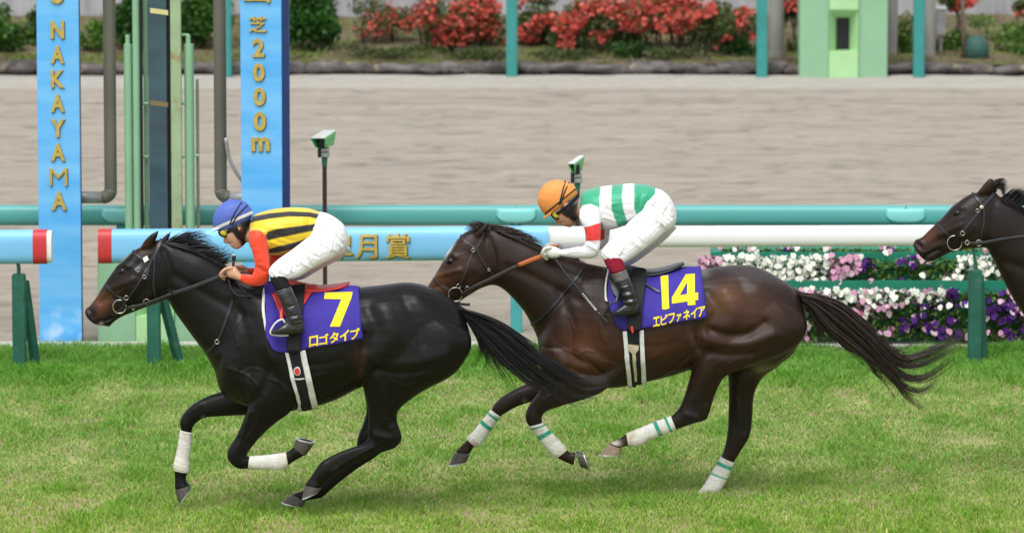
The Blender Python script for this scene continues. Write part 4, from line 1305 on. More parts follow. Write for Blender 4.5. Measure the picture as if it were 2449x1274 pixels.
# ---------------------------------------------------------------- leading horse (number 7)
BLK, BRN = (0.0065, 0.0056, 0.0056), (0.085, 0.032, 0.014)
H1 = dict(mat='coat_black', lines=[([(240,773),(256,766),(276,757)],2.6,(0.003,0.003,0.003),.9),([(238,775),(244,773)],2.5,(0.35,0.31,0.24),.8),([(211,741),(217,748),(220,757)],4,(0.012,0.004,0.004),.9)], Y=34.6, base=(800, 1230), label='leading near black horse with purple number 7 saddle cloth', coat=BLK,
  torso=[(545,765,512,878,.09),(590,694,530,938,.185),(640,674,578,966,.23),(690,684,655,983,.26),(745,691,733,976,.285),(800,692,800,956,.30),(860,688,860,926,.30),
         (915,682,905,916,.29),(967,676,950,930,.285),(1010,681,1000,936,.265),(1054,700,1058,908,.22),(1088,722,1102,872,.16),(1110,756,1124,840,.09),(1121,785,1128,820,.03)],
  neck=[(650,674,515,890,.17),(600,664,491,845,.145),(550,642,466,812,.118),(500,613,441,778,.103),(450,592,416,743,.097),(410,580,400,718,.09),(380,572,375,714,.08)],
  head=[(392,572,404,706,.06),(366,576,390,719,.078),(332,592,357,731,.098),(306,610,332,741,.104),(283,632,312,749,.09),(262,660,296,755,.07),(243,689,280,764,.06),(229,712,271,771,.056),(214,731,262,778,.055),(206,738,243,778,.05),(203,747,226,774,.038),(207,757,215,766,.015)],
  fore_near=[(575,830,715,830,.085,-.13),(572,890,735,900,.10,-.15),(590,945,722,950,.085,-.16),(592,975,692,987,.065,-.16),(580,1008,660,1010,.052,-.15),(565,1042,622,1045,.046,-.14),(551,1064,600,1072,.043,-.14),
             (543,1083,592,1084,.041,-.14),(548,1103,591,1090,.039,-.14),(568,1119,594,1092,.035,-.14),(592,1120,602,1091,.028,-.14),(640,1119,640,1090,.025,-.14),(668,1121,664,1085,.030,-.14),(685,1116,678,1083,.032,-.14),(697,1106,687,1080,.028,-.14),(712,1097,696,1073,.028,-.14),(728,1088,702,1068,.033,-.14)],
  fore_far=[(610,880,650,975,.08,.12),(560,925,605,990,.072,.13),(522,938,562,993,.06,.13),(494,948,526,995,.05,.13),(461,966,492,998,.045,.13),(438,989,471,1009,.043,.13),(430,1009,461,1022,.04,.13),(432,1026,459,1033,.033,.13),
            (428,1055,456,1060,.026,.13),(421,1092,452,1096,.027,.13),(417,1111,451,1120,.032,.13),(417,1126,449,1131,.029,.13),(418,1140,445,1139,.027,.13),(418,1158,447,1151,.03,.13),(418,1170,455,1158,.036,.13)],
  hind_near=[(885,740,1060,755,.12,-.11),(864,790,1118,790,.135,-.13),(859,830,1127,825,.142,-.14),(861,865,1108,868,.13,-.145),(863,893,1078,900,.115,-.145),(869,930,1010,936,.09,-.14),(879,975,957,976,.067,-.13),(881,1005,950,1003,.055,-.13),
             (879,1028,956,1025,.05,-.13),(880,1046,961,1048,.046,-.13),(868,1061,946,1069,.040,-.13),(846,1068,902,1085,.033,-.13),(815,1079,846,1106,.028,-.13),(786,1093,812,1128,.030,-.13),(767,1105,795,1139,.035,-.13),(752,1126,783,1148,.033,-.13),(742,1141,774,1156,.03,-.13),(729,1158,768,1166,.038,-.13)],
  hind_far=[(885,740,1060,755,.12,.11),(870,800,1110,800,.135,.13),(868,860,1100,865,.13,.14),(867,900,1070,900,.11,.14),(870,935,1000,930,.09,.13),(876,978,955,975,.066,.13),(868,1012,948,1006,.055,.13),(856,1042,942,1040,.05,.13),(853,1063,932,1064,.044,.13),
            (850,1082,898,1092,.036,.13),(830,1096,853,1121,.028,.13),(785,1129,806,1157,.029,.13),(758,1152,776,1184,.034,.13),(744,1164,766,1190,.033,.13),(724,1173,742,1194,.028,.13),(700,1180,731,1197,.038,.13)],
  ears=[[(334,594,368,590,.022,-.04),(345,576,372,577,.026,-.045),(359,562,377,563,.018,-.05),(377,551,380,553,.003,-.05)],
        [(375,590,402,588,.022,.05),(382,577,402,577,.024,.05),(394,564,406,565,.015,.05),(410,551,411,553,.003,.05)]],
  extra=[[(1085,720,1095,742,.045),(1110,736,1112,760,.04),(1140,752,1135,775,.03),(1175,772,1168,795,.018)],
         [(268,752,268,772,.038),(258,762,262,780,.034),(246,766,252,779,.026),(241,770,244,776,.012)]],
  hooves=[((418,1170,456,1158),(428,1203,456,1166),.046,.13,False),((730,1089,701,1067),(752,1060,708,1049),.046,-.14,False),
          ((729,1158,769,1166),(723,1189,763,1174),.046,-.13,False),((700,1180,731,1197),(676,1199,725,1211),.046,.13,False)],
  wraps=[([(432,1027,459,1033,.033),(428,1055,456,1060,.027),(421,1092,452,1096,.028),(416,1111,452,1121,.034),(417,1124,450,1130,.03)], .13, []),
         ([(593,1120,597,1091,.030),(620,1120,620,1090,.027),(645,1120,645,1088,.027),(668,1122,664,1085,.033),(684,1117,678,1083,.034),(690,1112,684,1081,.031)], -.14, [])],
  eye=(290,648),
  relief=[([(560,720),(585,790),(590,860),(600,930)],14,-.012),([(600,700),(640,780),(660,850)],26,.012),([(640,830),(670,880),(690,930)],22,.014),([(650,880),(630,930),(600,960)],12,-.010),
          ([(530,850),(560,900),(600,930)],22,.012),([(700,960),(745,930),(800,915),(850,890)],14,-.006),
          ([(868,800),(868,850),(866,880)],10,-.014),([(880,740),(900,780),(880,830)],16,-.012),([(920,740),(935,800),(905,860)],30,.018),([(940,870),(1000,868),(1060,850)],20,.012),
          ([(900,880),(960,890),(1030,880)],10,-.010),([(1000,720),(1050,760),(1085,810)],30,.012),([(960,700),(990,760),(1010,820)],14,-.008),([(900,905),(920,960),(925,1000)],14,.008),([(945,930),(930,975),(938,1010)],7,-.008),
          ([(900,1040),(930,1048)],9,.008),([(890,1072),(830,1105),(800,1125)],5,.005),([(910,1068),(850,1098),(815,1118)],4,-.005),
          ([(640,700),(560,680),(480,640)],40,.010),([(600,760),(540,730),(470,690),(420,660)],12,-.008),([(390,600),(405,640),(405,690)],10,-.012),
          ([(320,690),(350,660),(370,690),(350,720)],18,.010),([(262,690),(290,680),(318,668)],7,.008),([(240,722),(262,712),(285,715)],9,-.007),([(280,640),(295,632),(308,638)],6,.009),([(250,768),(262,762),(276,756)],4,-.010),([(213,740),(219,750),(222,758)],6,-.012),
          ([(330,630),(345,640)],10,-.006),([(600,985),(575,1040)],7,.007),([(640,1000),(600,1060)],6,-.006),([(480,965),(450,985)],7,.005)] + VEINS + [([(262,714),(282,702),(300,690),(306,676)],2.2,.004),([(240,768),(258,764),(276,755)],2.6,-.012)],
  paint=[(240,725,28,26,-50,(0.115,0.040,0.016),.95,1),(262,705,24,14,-40,(0.06,0.022,0.011),.7,1),(222,745,10,16,30,BLK,.95,1),(216,745,6,10,20,(0.03,0.010,0.012),.9,1),(250,770,14,8,0,BLK,.8,1),(242,774,6,5,0,(0.30,0.27,0.20),.5,1),
         (345,590,14,22,30,(0.055,0.018,0.010),.7,1),(300,668,26,16,-20,(0.022,0.010,0.007),.8,1),(292,648,12,8,0,(0.003,0.003,0.003),.8,1),
         (866,860,9,40,8,(0.06,0.025,0.012),.6),(855,850,14,22,0,(0.04,0.018,0.010),.5),(700,760,200,60,0,(0.012,0.011,0.012),.4),(485,996,5,4,0,(0.10,0.09,0.08),.9),(297,615,15,3.5,-40,(0.55,0.46,0.22),.9,1)])
th1, bv1, V1_, F1_ = make_horse(H1)
dock1 = [(1101,741),(1148,764),(1195,796),(1245,840)]
hair('tail', [[(1100,738),(1150,750),(1200,772),(1260,815),(1320,865),(1370,898)], [(1101,741),(1150,768),(1200,800),(1260,850),(1320,898),(1370,925)], [(1103,745),(1145,785),(1190,830),(1245,880),(1310,925),(1360,948)],
              [(1105,748),(1140,792),(1180,845),(1225,890),(1280,930),(1330,955)]], 460, 34.6, M['hair_black'], th1, 0.0027, 6, 0.045, 11, short=.7)
for sd_, n_, tip in ((51, 80, [(1310,862),(1375,902),(1430,908),(1470,890),(1502,858)]), (52, 70, [(1310,880),(1375,925),(1425,930),(1470,905)]), (53, 60, [(1300,895),(1360,940),(1410,950),(1450,938)]), (54, 50, [(1290,905),(1340,950),(1385,966),(1425,960)]),
                     (55, 34, [(1262,885),(1290,925),(1310,952),(1345,970)])):
    g_ = dock1 + tip
    hair('tail', [[(x, y - 4) for x, y in g_], [(x + 2, y + 5) for x, y in g_]], n_, 34.6, M['hair_black'], th1, 0.0021, 5, 0.03, sd_, 20, short=.8)
for sd_, n_, g_ in ((56, 30, [(1104,745),(1128,785),(1148,825),(1140,862),(1105,888)]), (57, 30, [(1106,750),(1140,800),(1165,850),(1162,885),(1140,905)]), (58, 34, [(1108,752),(1145,805),(1180,860),(1205,905),(1232,940)]),
                    (59, 26, [(1106,750),(1150,810),(1195,870),(1225,915),(1228,945)]), (60, 22, [(1106,748),(1138,800),(1158,850),(1190,895),(1215,900)])):
    hair('tail', [[(x, y - 3) for x, y in g_], [(x + 3, y + 3) for x, y in g_]], n_, 34.6, M['hair_black'], th1, 0.0017, 5, 0.035, sd_, 16)
hair('mane', [[(392,580),(425,564),(450,553),(472,545)],[(405,582),(450,568),(485,558),(512,566)],[(430,590),(470,580),(505,585),(524,598)],[(460,598),(500,600),(530,600),(550,584)],[(490,614),(520,616),(540,610),(556,598)],[(520,632),(540,632),(552,622),(562,612)]], 330, H1['Y'], M['hair_black'], th1, 0.0022, 5, 0.03, 13, 12)
hair('mane', [[(398,583),(430,585),(465,596),(500,612)],[(425,590),(465,604),(505,622),(545,640)],[(460,600),(500,622),(540,640),(575,660)],[(510,628),(545,645),(580,662),(615,676)]], 220, H1['Y'], M['hair_black'], th1, 0.0024, 4, 0.012, 14, 12, yo=-0.04)

def on(bv, px, py, off=0.012):
    h, n = cast(bv, px, py)
    return h + n * off

def bridle(th, bv, Y0, leather, straps, rng_, ring_r, reins, buckles=()):
    b = thing_part('bridle', th)
    for nm, pts, wd in straps:
        strap(nm, pts, wd, bv, leather, b)
    h = on(bv, *rng_)
    ring(*rng_, ring_r, h[1] - 0.004, 0.0032, M['steel'], b)
    h2, n2 = cast_far(bv, h)
    if h2 is not None: ring(*rng_, ring_r, h2[1] + 0.012, 0.0032, M['steel'], b)
    for bx_, by_, r_ in buckles:
        hh = on(bv, bx_, by_, 0.010); ring(bx_, by_, r_, hh[1], 0.0025, M['steel'], b, 'buckle')
    return b

def thing_part(name, parent):
    o = bpy.data.objects.new(name, None); o.empty_display_size = 0.05; COL.objects.link(o); o.parent = parent
    o.location = (0, 0, 0)
    return o

def flat_path(name, pts, Y0, width, thick, m, parent, k=4):
    """free strap through the air, rows (px,py,yoff)"""
    R = crom(np.array(pts, float), k)
    P3 = np.array([W(a, b, Y0 + c) for a, b, c in R])
    V, F = tube(P3, 1.0, 8, True, (thick / 2, width / 2), (0, 1, 0))
    return part(name, V, F, m, parent)

b1 = bridle(th1, bv1, 34.6, M['black_leather'],
   [('noseband', [(251,676),(262,690),(278,706),(296,716),(300,728)], .020), ('browband', [(318,603),(330,612),(345,622),(353,634)], .018), ('headpiece', [(385,575),(375,600),(360,625),(352,650),(349,668)], .022),
    ('cheek_strap', [(352,640),(338,665),(322,690),(305,715),(294,728)], .014), ('blinker_hood', [(345,630),(335,645),(325,650)], .05), ('throat_lash', [(372,600),(368,640),(366,680),(372,712)], .012),
    ('chin_strap', [(300,728),(285,745),(268,752),(262,742)], .026)], (286,733), 16, None, [(345,662,4),(330,645,4),(302,712,5),(318,735,5),(350,722,7)])
flat_path('rein', [(301,737,-.09),(330,731,-.10),(360,722,-.10),(412,702,-.115)], 34.6, .020, .006, M['black_leather'], b1)
flat_path('rein_grip', [(411,702,-.116),(450,690,-.13),(490,675,-.14),(530,660,-.14)], 34.6, .026, .008, M['rein_rubber'], b1)
flat_path('rein', [(545,664,-.14),(553,690,-.15),(570,706,-.16),(605,708,-.15),(632,698,-.14)], 34.6, .012, .005, M['black_leather'], b1)
flat_path('rein', [(301,737,.09),(360,722,.10),(412,702,.115),(490,675,.13),(560,655,.14),(590,648,.14)], 34.6, .022, .006, M['rein_rubber'], b1)
part('hood_label', *[x for x in (np.array([on(bv1, *p, .016) for p in ((342,618),(352,612),(356,622),(346,628))]), [(0,1,2,3)])], M['white_web'], b1, False)
strap('breast_strap', [(556,715),(545,752),(532,790),(516,822),(497,842),(485,848)], .018, bv1, M['black_leather'], th1)
ring(519,817,5,on(bv1,519,817)[1],.003,M['steel'],th1,'breast_ring')

# saddle cloth 7
cl1, cv, cf = patch('saddle_cloth', [(632,688),(660,688),(700,692),(760,692),(820,689),(858,686)], [(640,812),(652,836),(682,843),(740,833),(810,820),(866,809)], bv1, M['cloth'], th1, .010, 44, 26, .006, join=True, ripple=.018)
cb1 = bvh_of(cv, cf)
decal('number', [(777,701),(843,699.5),(840,713.6),(813.5,781),(789,781),(817,716.5),(775.6,716)], [(0,1,2,5,6),(5,2,3,4)], cb1, M['cloth_yellow'], cl1, .006)
def cloth_text(s, x0, yb0, x1, yb1, hgt, cb, cl, off=.006):
    n = len(s)
    for i, ch in enumerate(s):
        V, F = text_mesh(ch, 1.0, 0.0, 0.028)
        lo, hi = V.min(0), V.max(0)
        small = 0.74 if ch in 'ァ' else 1.0
        cellw = (x1 - x0) / n
        wpx = cellw * 0.90 * small
        u = (V[:, 0] - lo[0]) / (hi[0] - lo[0]); v = (V[:, 1] - lo[1]) / (hi[1] - lo[1])
        xx = x0 + cellw * (i + 0.05 + (0.12 if small < 1 else 0)) + u * wpx
        yy = yb0 + (yb1 - yb0) * (xx - x0) / (x1 - x0) - v * hgt * small
        decal('lettering', np.stack((xx, yy), 1), F, cb, M['cloth_yellow'], cl, off)
cloth_text('ロゴタイプ', 738, 830, 861, 808, 25, cb1, cl1)
patch('cloth_edge', [(634,690),(629,700),(627,740),(634,780),(645,815)], [(641,690),(636,702),(633,740),(640,780),(651,812)], bv1, M['white_web'], th1, .014, 24, 4, .008)
# saddle 7
sd1 = thing_part('saddle', th1)
part('seat', *fix_normals(*loft([(655,672,655,690,.05),(680,668,680,692,.10),(720,677,720,697,.13),(760,684,760,696,.13),(800,682,800,690,.12),(822,678,824,685,.09),(834,673,836,678,.05)], 34.6, 24, 4, 2.6)), M['red_saddle'], sd1)
patch('flap', [(650,708),(668,690),(700,684),(735,684),(760,688)], [(668,752),(683,757),(700,757),(722,738),(750,700)], cb1, M['red_saddle'], sd1, .016, 26, 16, .008, far=False)
patch('surcingle', [(690,690),(705,682),(722,680),(730,682)], [(688,842),(697,842),(708,842),(719,840)], cb1, M['black_web'], sd1, .026, 10, 24, .006, far=False)
g1 = thing_part('girth', th1)
patch('girth_strap', [(688,838),(697,840),(708,839),(720,836)], [(719,976),(727,976),(738,974),(748,971)], bv1, M['black_web'], g1, .014, 10, 26, .008)
patch('girth_edge', [(681,842),(684,842),(687,841),(690,841)], [(712,977),(715,977),(718,977),(721,976)], bv1, M['white_web'], g1, .016, 5, 26, .008)
patch('girth_edge', [(718,838),(722,838),(726,837),(731,836)], [(746,972),(750,971),(755,970),(760,968)], bv1, M['white_web'], g1, .016, 5, 26, .008)
g1b = bvh_of(V1_, F1_)
decal('girth_emblem', [(711 + 9*math.cos(a), 886 + 10.5*math.sin(a)) for a in np.linspace(0, 2*math.pi, 14, endpoint=False)], [tuple(range(14))], g1b, M['white_web'], g1, .022)
decal('girth_emblem', [(711 + 7*math.cos(a), 886.5 + 8.5*math.sin(a)) for a in np.linspace(0, 2*math.pi, 14, endpoint=False)], [tuple(range(14))], g1b, M['red_print'], g1, .0235)
decal('girth_seam', [(701,902),(729,902),(729,904),(701,904)], [(0,1,2,3)], g1b, M['white_web'], g1, .022)
# stirrup 7 (near and far)
def stirrup(sd, Y0, m, leather, top, arch, yo):
    s = thing_part('stirrup', sd)
    flat_path('stirrup_leather', [(*top[0], yo + .05), (*top[1], yo + .02), (*arch[0], yo)], Y0, .022, .006, leather, s)
    pts = [W(x, y, Y0 + yo) for x, y in crom(np.array(arch[1:], float), 5)]
    part('stirrup_iron', *tube(pts, .006, 8), m, s)
stirrup(sd1, 34.6, M['white_web'], M['red_saddle'], [(676,735),(673,755)], [(674,764),(682,772),(676,764),(664,768),(653,780),(647,797),(668,802),(690,801)], -.33)
stirrup(sd1, 34.6, M['white_web'], M['red_saddle'], [(690,735),(688,755)], [(688,764),(696,772),(690,764),(678,768),(667,780),(661,797),(682,802),(704,801)], .33)

# ---------------------------------------------------------------- second horse (number 14)
BAY, TAN = (0.024, 0.0115, 0.0075), (0.075, 0.028, 0.011)
T2 = dict(
  torso=[(1318,735,1285,800,.08),(1362,672,1292,852,.175),(1410,642,1318,905,.22),(1452,640,1390,926,.25),(1505,650,1472,926,.28),(1560,655,1545,912,.30),(1620,650,1610,896,.30),(1676,645,1665,879,.295),(1730,637,1715,875,.29),
         (1780,634,1765,880,.29),(1822,643,1815,888,.265),(1864,665,1862,870,.22),(1898,689,1904,830,.16),(1916,720,1926,798,.09),(1926,745,1931,778,.03)],
  fore_near=[(1295,830,1455,845,.085,-.13),(1292,880,1458,905,.10,-.15),(1320,900,1446,933,.085,-.155),(1298,922,1398,954,.068,-.15),(1280,948,1338,971,.054,-.15),(1266,967,1305,984,.045,-.14),(1257,988,1296,996,.042,-.14),(1258,1005,1297,1005,.038,-.14),(1265,1018,1297,1010,.032,-.14),
             (1283,1040,1311,1026,.025,-.14),(1308,1073,1334,1051,.027,-.14),(1322,1089,1351,1067,.032,-.14),(1334,1095,1358,1077,.029,-.14),(1352,1104,1366,1082,.027,-.14),(1372,1112,1376,1080,.033,-.14)],
  fore_far=[(1340,850,1420,925,.08,.12),(1295,895,1352,945,.07,.13),(1258,917,1310,955,.058,.13),(1229,931,1268,961,.05,.13),(1200,949,1236,972,.045,.13),(1181,968,1214,984,.042,.13),(1174,980,1198,995,.035,.13),
            (1156,1003,1178,1020,.026,.13),(1136,1028,1160,1046,.028,.13),(1121,1043,1148,1063,.032,.13),(1117,1052,1134,1068,.029,.13),(1104,1064,1128,1076,.027,.13),(1088,1080,1123,1084,.035,.13)],
  hind_near=[(1695,690,1875,715,.12,-.11),(1676,740,1920,750,.135,-.13),(1671,785,1930,785,.142,-.14),(1671,815,1915,818,.135,-.145),(1663,850,1875,845,.122,-.145),(1657,874,1795,875,.105,-.14),(1650,900,1738,897,.085,-.135),(1643,925,1717,927,.07,-.13),(1635,950,1706,955,.058,-.13),(1624,975,1697,985,.05,-.13),
             (1611,990,1688,1003,.045,-.13),(1604,996,1662,1011,.039,-.13),(1598,998,1624,1024,.032,-.13),(1555,1014,1570,1043,.026,-.13),(1512,1031,1527,1064,.032,-.13),(1499,1037,1505,1065,.03,-.13),(1478,1050,1494,1067,.027,-.13),(1456,1059,1487,1070,.036,-.13)],
  hind_far=[(1695,690,1875,715,.12,.11),(1695,760,1922,760,.135,.13),(1712,825,1906,832,.13,.14),(1733,870,1862,874,.105,.14),(1741,900,1824,902,.085,.13),(1743,943,1804,943,.065,.13),(1742,985,1800,987,.056,.13),(1741,1020,1797,1022,.05,.13),(1737,1050,1791,1046,.045,.13),
            (1731,1075,1774,1074,.037,.13),(1724,1092,1755,1105,.03,.13),(1700,1134,1735,1146,.027,.13),(1682,1162,1721,1172,.032,.13),(1668,1178,1710,1190,.031,.13),(1652,1184,1690,1198,.028,.13),(1640,1187,1676,1200,.034,.13)],
  hooves=[((1388,1116,1377,1078),(1409,1122,1393,1080),.046,-.14,False),((1086,1083,1124,1087),(1074,1110,1116,1102),.046,.13,False),((1455,1060,1487,1071),(1435,1085,1485,1085),.046,-.13,True),((1640,1186,1676,1200),(1624,1197,1668,1205),.046,.13,False)],
  wraps=[([(1265,1018,1297,1010,.032),(1283,1040,1311,1026,.026),(1308,1073,1334,1051,.028),(1322,1089,1351,1067,.034),(1331,1094,1356,1075,.031)], -.14, [(.06,.12),(.27,.33)]),
         ([(1175,979,1197,994,.034),(1156,1003,1178,1020,.027),(1136,1028,1160,1046,.029),(1121,1043,1149,1063,.034),(1118,1050,1136,1067,.03)], .13, [(.06,.12),(.27,.33)]),
         ([(1605,995,1617,1026,.031),(1575,1006,1590,1036,.027),(1545,1018,1558,1049,.027),(1512,1031,1527,1065,.034),(1498,1037,1502,1064,.031)], -.13, [(.08,.14),(.30,.36)]),
         ([(1725,1091,1755,1105,.031),(1702,1131,1738,1144,.028),(1684,1160,1723,1171,.034),(1670,1177,1713,1188,.032)], .13, [(.08,.14),(.30,.36)])],
  relief=[([(1340,700),(1365,770),(1370,830),(1385,890)],14,-.012),([(1390,680),(1430,760),(1450,830)],26,.012),([(1380,840),(1410,850),(1440,870)],16,.016),([(1360,880),(1400,895),(1440,900)],10,-.012),([(1310,820),(1345,860),(1390,880)],20,.012),
          ([(1500,905),(1560,885),(1620,870),(1655,850)],14,-.006),([(1672,770),(1672,800),(1668,840)],9,-.014),([(1690,700),(1715,740),(1690,780)],14,-.012),([(1735,700),(1755,750),(1730,790)],22,.016),
          ([(1700,790),(1745,800),(1790,798),(1830,770)],11,-.017),([(1690,812),(1745,822),(1800,818),(1850,800)],14,.017),([(1680,838),(1740,848),(1800,845)],9,-.010),([(1820,690),(1860,730),(1890,780)],28,.012),([(1770,670),(1795,720),(1810,760)],14,-.006),
          ([(1690,860),(1680,910),(1665,950)],12,.007),([(1720,880),(1700,925),(1690,960)],7,-.007),([(1640,990),(1665,998)],8,.007),([(1765,960),(1768,1010)],6,.005),([(1785,990),(1780,1030)],5,-.005),
          ([(1430,660),(1350,650),(1270,620)],36,.008),([(1390,720),(1330,690),(1260,655),(1215,640)],12,-.008),([(1340,930),(1300,955)],7,.006)] + [([(x + 800, y - 44) for x, y in pts], w, a) for pts, w, a in VEINS],
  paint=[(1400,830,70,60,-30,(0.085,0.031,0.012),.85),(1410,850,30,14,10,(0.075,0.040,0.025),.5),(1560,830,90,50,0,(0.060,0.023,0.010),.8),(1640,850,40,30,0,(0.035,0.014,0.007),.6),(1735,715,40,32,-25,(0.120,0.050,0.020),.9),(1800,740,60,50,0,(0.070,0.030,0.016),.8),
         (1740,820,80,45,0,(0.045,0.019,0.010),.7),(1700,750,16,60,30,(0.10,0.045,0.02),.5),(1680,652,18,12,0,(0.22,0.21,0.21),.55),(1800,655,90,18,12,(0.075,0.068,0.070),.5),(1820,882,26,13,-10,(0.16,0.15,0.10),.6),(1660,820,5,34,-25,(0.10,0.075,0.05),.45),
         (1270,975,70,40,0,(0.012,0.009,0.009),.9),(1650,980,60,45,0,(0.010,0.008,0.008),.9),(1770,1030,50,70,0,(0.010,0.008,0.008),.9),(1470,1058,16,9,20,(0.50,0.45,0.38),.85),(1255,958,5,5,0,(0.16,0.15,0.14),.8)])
H2 = dict(T2, dark=0.75, Y=35.25, base=(1600, 1190), label='dark bay horse with purple number 14 saddle cloth, running second', coat=BAY,
  neck=[(1455,640,1300,855,.17),(1400,629,1283,803,.145),(1350,614,1258,752,.118),(1300,594,1231,718,.103),(1250,571,1208,695,.097),(1205,552,1188,683,.09),(1165,543,1168,682,.08)],
  head=[(1172,545,1184,676,.06),(1146,546,1168,683,.078),(1112,556,1145,691,.098),(1086,582,1121,706,.104),(1068,608,1105,717,.09),(1051,639,1088,727,.07),(1036,664,1074,737,.06),(1023,684,1064,745,.056),(1011,702,1050,752,.055),(1004,711,1034,754,.05),(1001,720,1018,750,.038)],
  ears=[[(1126,572,1160,566,.022,-.04),(1137,556,1163,553,.026,-.045),(1153,541,1167,541,.017,-.05),(1170,529,1172,531,.003,-.05)],[(1150,570,1170,566,.022,.05),(1158,553,1174,551,.022,.05),(1168,541,1177,541,.014,.05),(1180,530,1181,532,.003,.05)]],
  extra=[[(1898,688,1908,710,.045),(1925,700,1925,724,.04),(1955,708,1950,735,.03),(1990,720,1982,748,.018)]],
  eye=(1075,624),
  relief=T2['relief'] + [([(1100,660),(1130,640),(1148,660),(1130,690)],18,.010),([(1048,660),(1075,652),(1100,645)],6,.008),([(1035,690),(1055,680),(1075,690)],8,-.006),([(1062,612),(1078,606),(1090,614)],6,.009),([(1168,570),(1182,610),(1182,660)],9,-.012),([(1110,600),(1125,612)],10,-.006)],
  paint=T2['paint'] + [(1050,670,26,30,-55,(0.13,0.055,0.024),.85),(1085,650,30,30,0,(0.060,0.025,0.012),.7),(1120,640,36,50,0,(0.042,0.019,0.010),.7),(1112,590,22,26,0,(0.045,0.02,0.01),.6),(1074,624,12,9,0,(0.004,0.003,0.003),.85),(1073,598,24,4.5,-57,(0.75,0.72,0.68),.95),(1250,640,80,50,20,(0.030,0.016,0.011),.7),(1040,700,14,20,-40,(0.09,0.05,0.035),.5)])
th2, bv2, V2_, F2_ = make_horse(H2)
dock2 = [(1914,705),(1960,716),(2005,742),(2060,790)]
hair('tail', [[(1912,702),(1960,706),(2010,722),(2060,762),(2110,812),(2150,850),(2185,862)], [(1914,705),(1960,716),(2005,738),(2060,785),(2110,835),(2150,880),(2185,895)],
              [(1916,708),(1955,728),(1998,760),(2055,808),(2105,855),(2145,905),(2175,930)], [(1918,714),(1948,745),(1975,790),(2020,825),(2075,865),(2120,900),(2150,935)]], 430, 35.25, M['hair_brown'], th2, 0.0032, 6, 0.05, 21, short=.75)
for sd_, n_, tip in ((41, 110, [(2110,818),(2155,856),(2200,850),(2255,825),(2316,796)]), (42, 90, [(2110,835),(2155,872),(2205,868),(2258,842),(2300,822)]), (43, 90, [(2105,850),(2150,895),(2205,905),(2250,880),(2292,846)]),
                     (44, 80, [(2105,860),(2150,915),(2190,938),(2226,925),(2246,890)]), (45, 85, [(2100,865),(2140,912),(2165,945),(2190,968),(2215,978)]), (46, 35, [(2100,815),(2130,838),(2160,835),(2185,818),(2200,800)]), (47, 30, [(2080,870),(2110,905),(2130,930),(2150,962)])):
    g_ = dock2 + tip
    hair('tail', [[(x, y - 4) for x, y in g_], [(x + 2, y + 5) for x, y in g_]], n_, 35.25, M['hair_brown'], th2, 0.0030, 5.5, 0.04, sd_, 20, short=.85)
hair('tail', [[(1918,714),(1940,750),(1955,790),(1950,820),(1930,840)],[(1919,716),(1950,760),(1972,800),(1965,825),(1945,835)],[(1920,716),(1960,765),(1995,805),(2020,835),(2060,865)]], 110, 35.25, M['hair_brown'], th2, 0.0018, 6, 0.04, 22)
hair('mane', [[(1160,538),(1190,540),(1220,546),(1250,550)],[(1180,546),(1220,552),(1260,560),(1292,572)],[(1210,556),(1250,566),(1285,576),(1312,588)],[(1240,570),(1275,584),(1300,596),(1312,608)],[(1280,590),(1300,600),(1318,608),(1330,616)],[(1330,610),(1365,618),(1400,628),(1425,640)]], 360, 35.25, M['hair_brown'], th2, 0.0022, 4, 0.03, 23, 12)
hair('mane', [[(1185,550),(1215,560),(1250,580),(1280,600)],[(1220,562),(1255,582),(1285,604),(1310,625)],[(1270,588),(1300,604),(1330,622),(1360,640)],[(1340,614),(1370,628),(1400,640),(1430,655)]], 200, 35.25, M['hair_brown'], th2, 0.0024, 4, 0.012, 24, 12, yo=-0.045)
hair('forelock', [[(1172,545),(1150,533),(1125,535),(1108,552)],[(1172,548),(1148,540),(1125,545),(1112,560)],[(1170,552),(1150,550),(1130,556),(1118,570)]], 150, 35.25, M['hair_brown'], th2, 0.0024, 3, 0.05, 25, 12)
b2 = bridle(th2, bv2, 35.25, M['brown_leather'],
   [('noseband', [(1034,664),(1046,676),(1060,686),(1072,692),(1080,697)], .020), ('browband', [(1100,562),(1110,575),(1122,584),(1135,592)], .018), ('headpiece', [(1158,555),(1152,570),(1144,585),(1136,595)], .022),
    ('cheek_strap', [(1134,595),(1124,620),(1115,645),(1108,665),(1100,680),(1095,690)], .018), ('throat_lash', [(1140,588),(1145,610),(1160,635),(1178,655),(1188,668)], .012), ('chin_strap', [(1082,698),(1072,712),(1075,725)], .016)],
   (1089,704), 16.5, None, [(1132,598,4),(1097,684,5),(1118,690,5),(1169,645,3)])
flat_path('rein', [(1104,706,-.09),(1130,688,-.11),(1180,664,-.12),(1240,634,-.13)], 35.25, .026, .007, M['brown_leather'], b2)
flat_path('rein_grip', [(1240,634,-.131),(1270,622,-.135),(1302,610,-.14)], 35.25, .028, .009, M['tan_rein'], b2)
flat_path('rein_grip', [(1298,596,-.10),(1315,590,-.08),(1335,589,-.06)], 35.25, .024, .009, M['tan_rein'], b2)
flat_path('rein', [(1104,706,.09),(1180,664,.12),(1240,634,.13),(1300,606,.14)], 35.25, .026, .007, M['brown_leather'], b2)
flat_path('rein_end', [(1090,722,-.07),(1105,727,-.07),(1124,728,-.07)], 35.25, .018, .008, M['brown_leather'], b2)
strap('breast_strap', [(1398,635),(1375,670),(1345,705),(1315,740),(1290,765),(1272,776)], .018, bv2, M['black_leather'], th2)
cl2, cv2, cf2 = patch('saddle_cloth', [(1454,644),(1480,646),(1520,652),(1580,653),(1630,649),(1676,645)], [(1455,730),(1474,773),(1498,789),(1560,781),(1620,770),(1689,757)], bv2, M['cloth'], th2, .010, 44, 26, .006, join=True, ripple=.018)
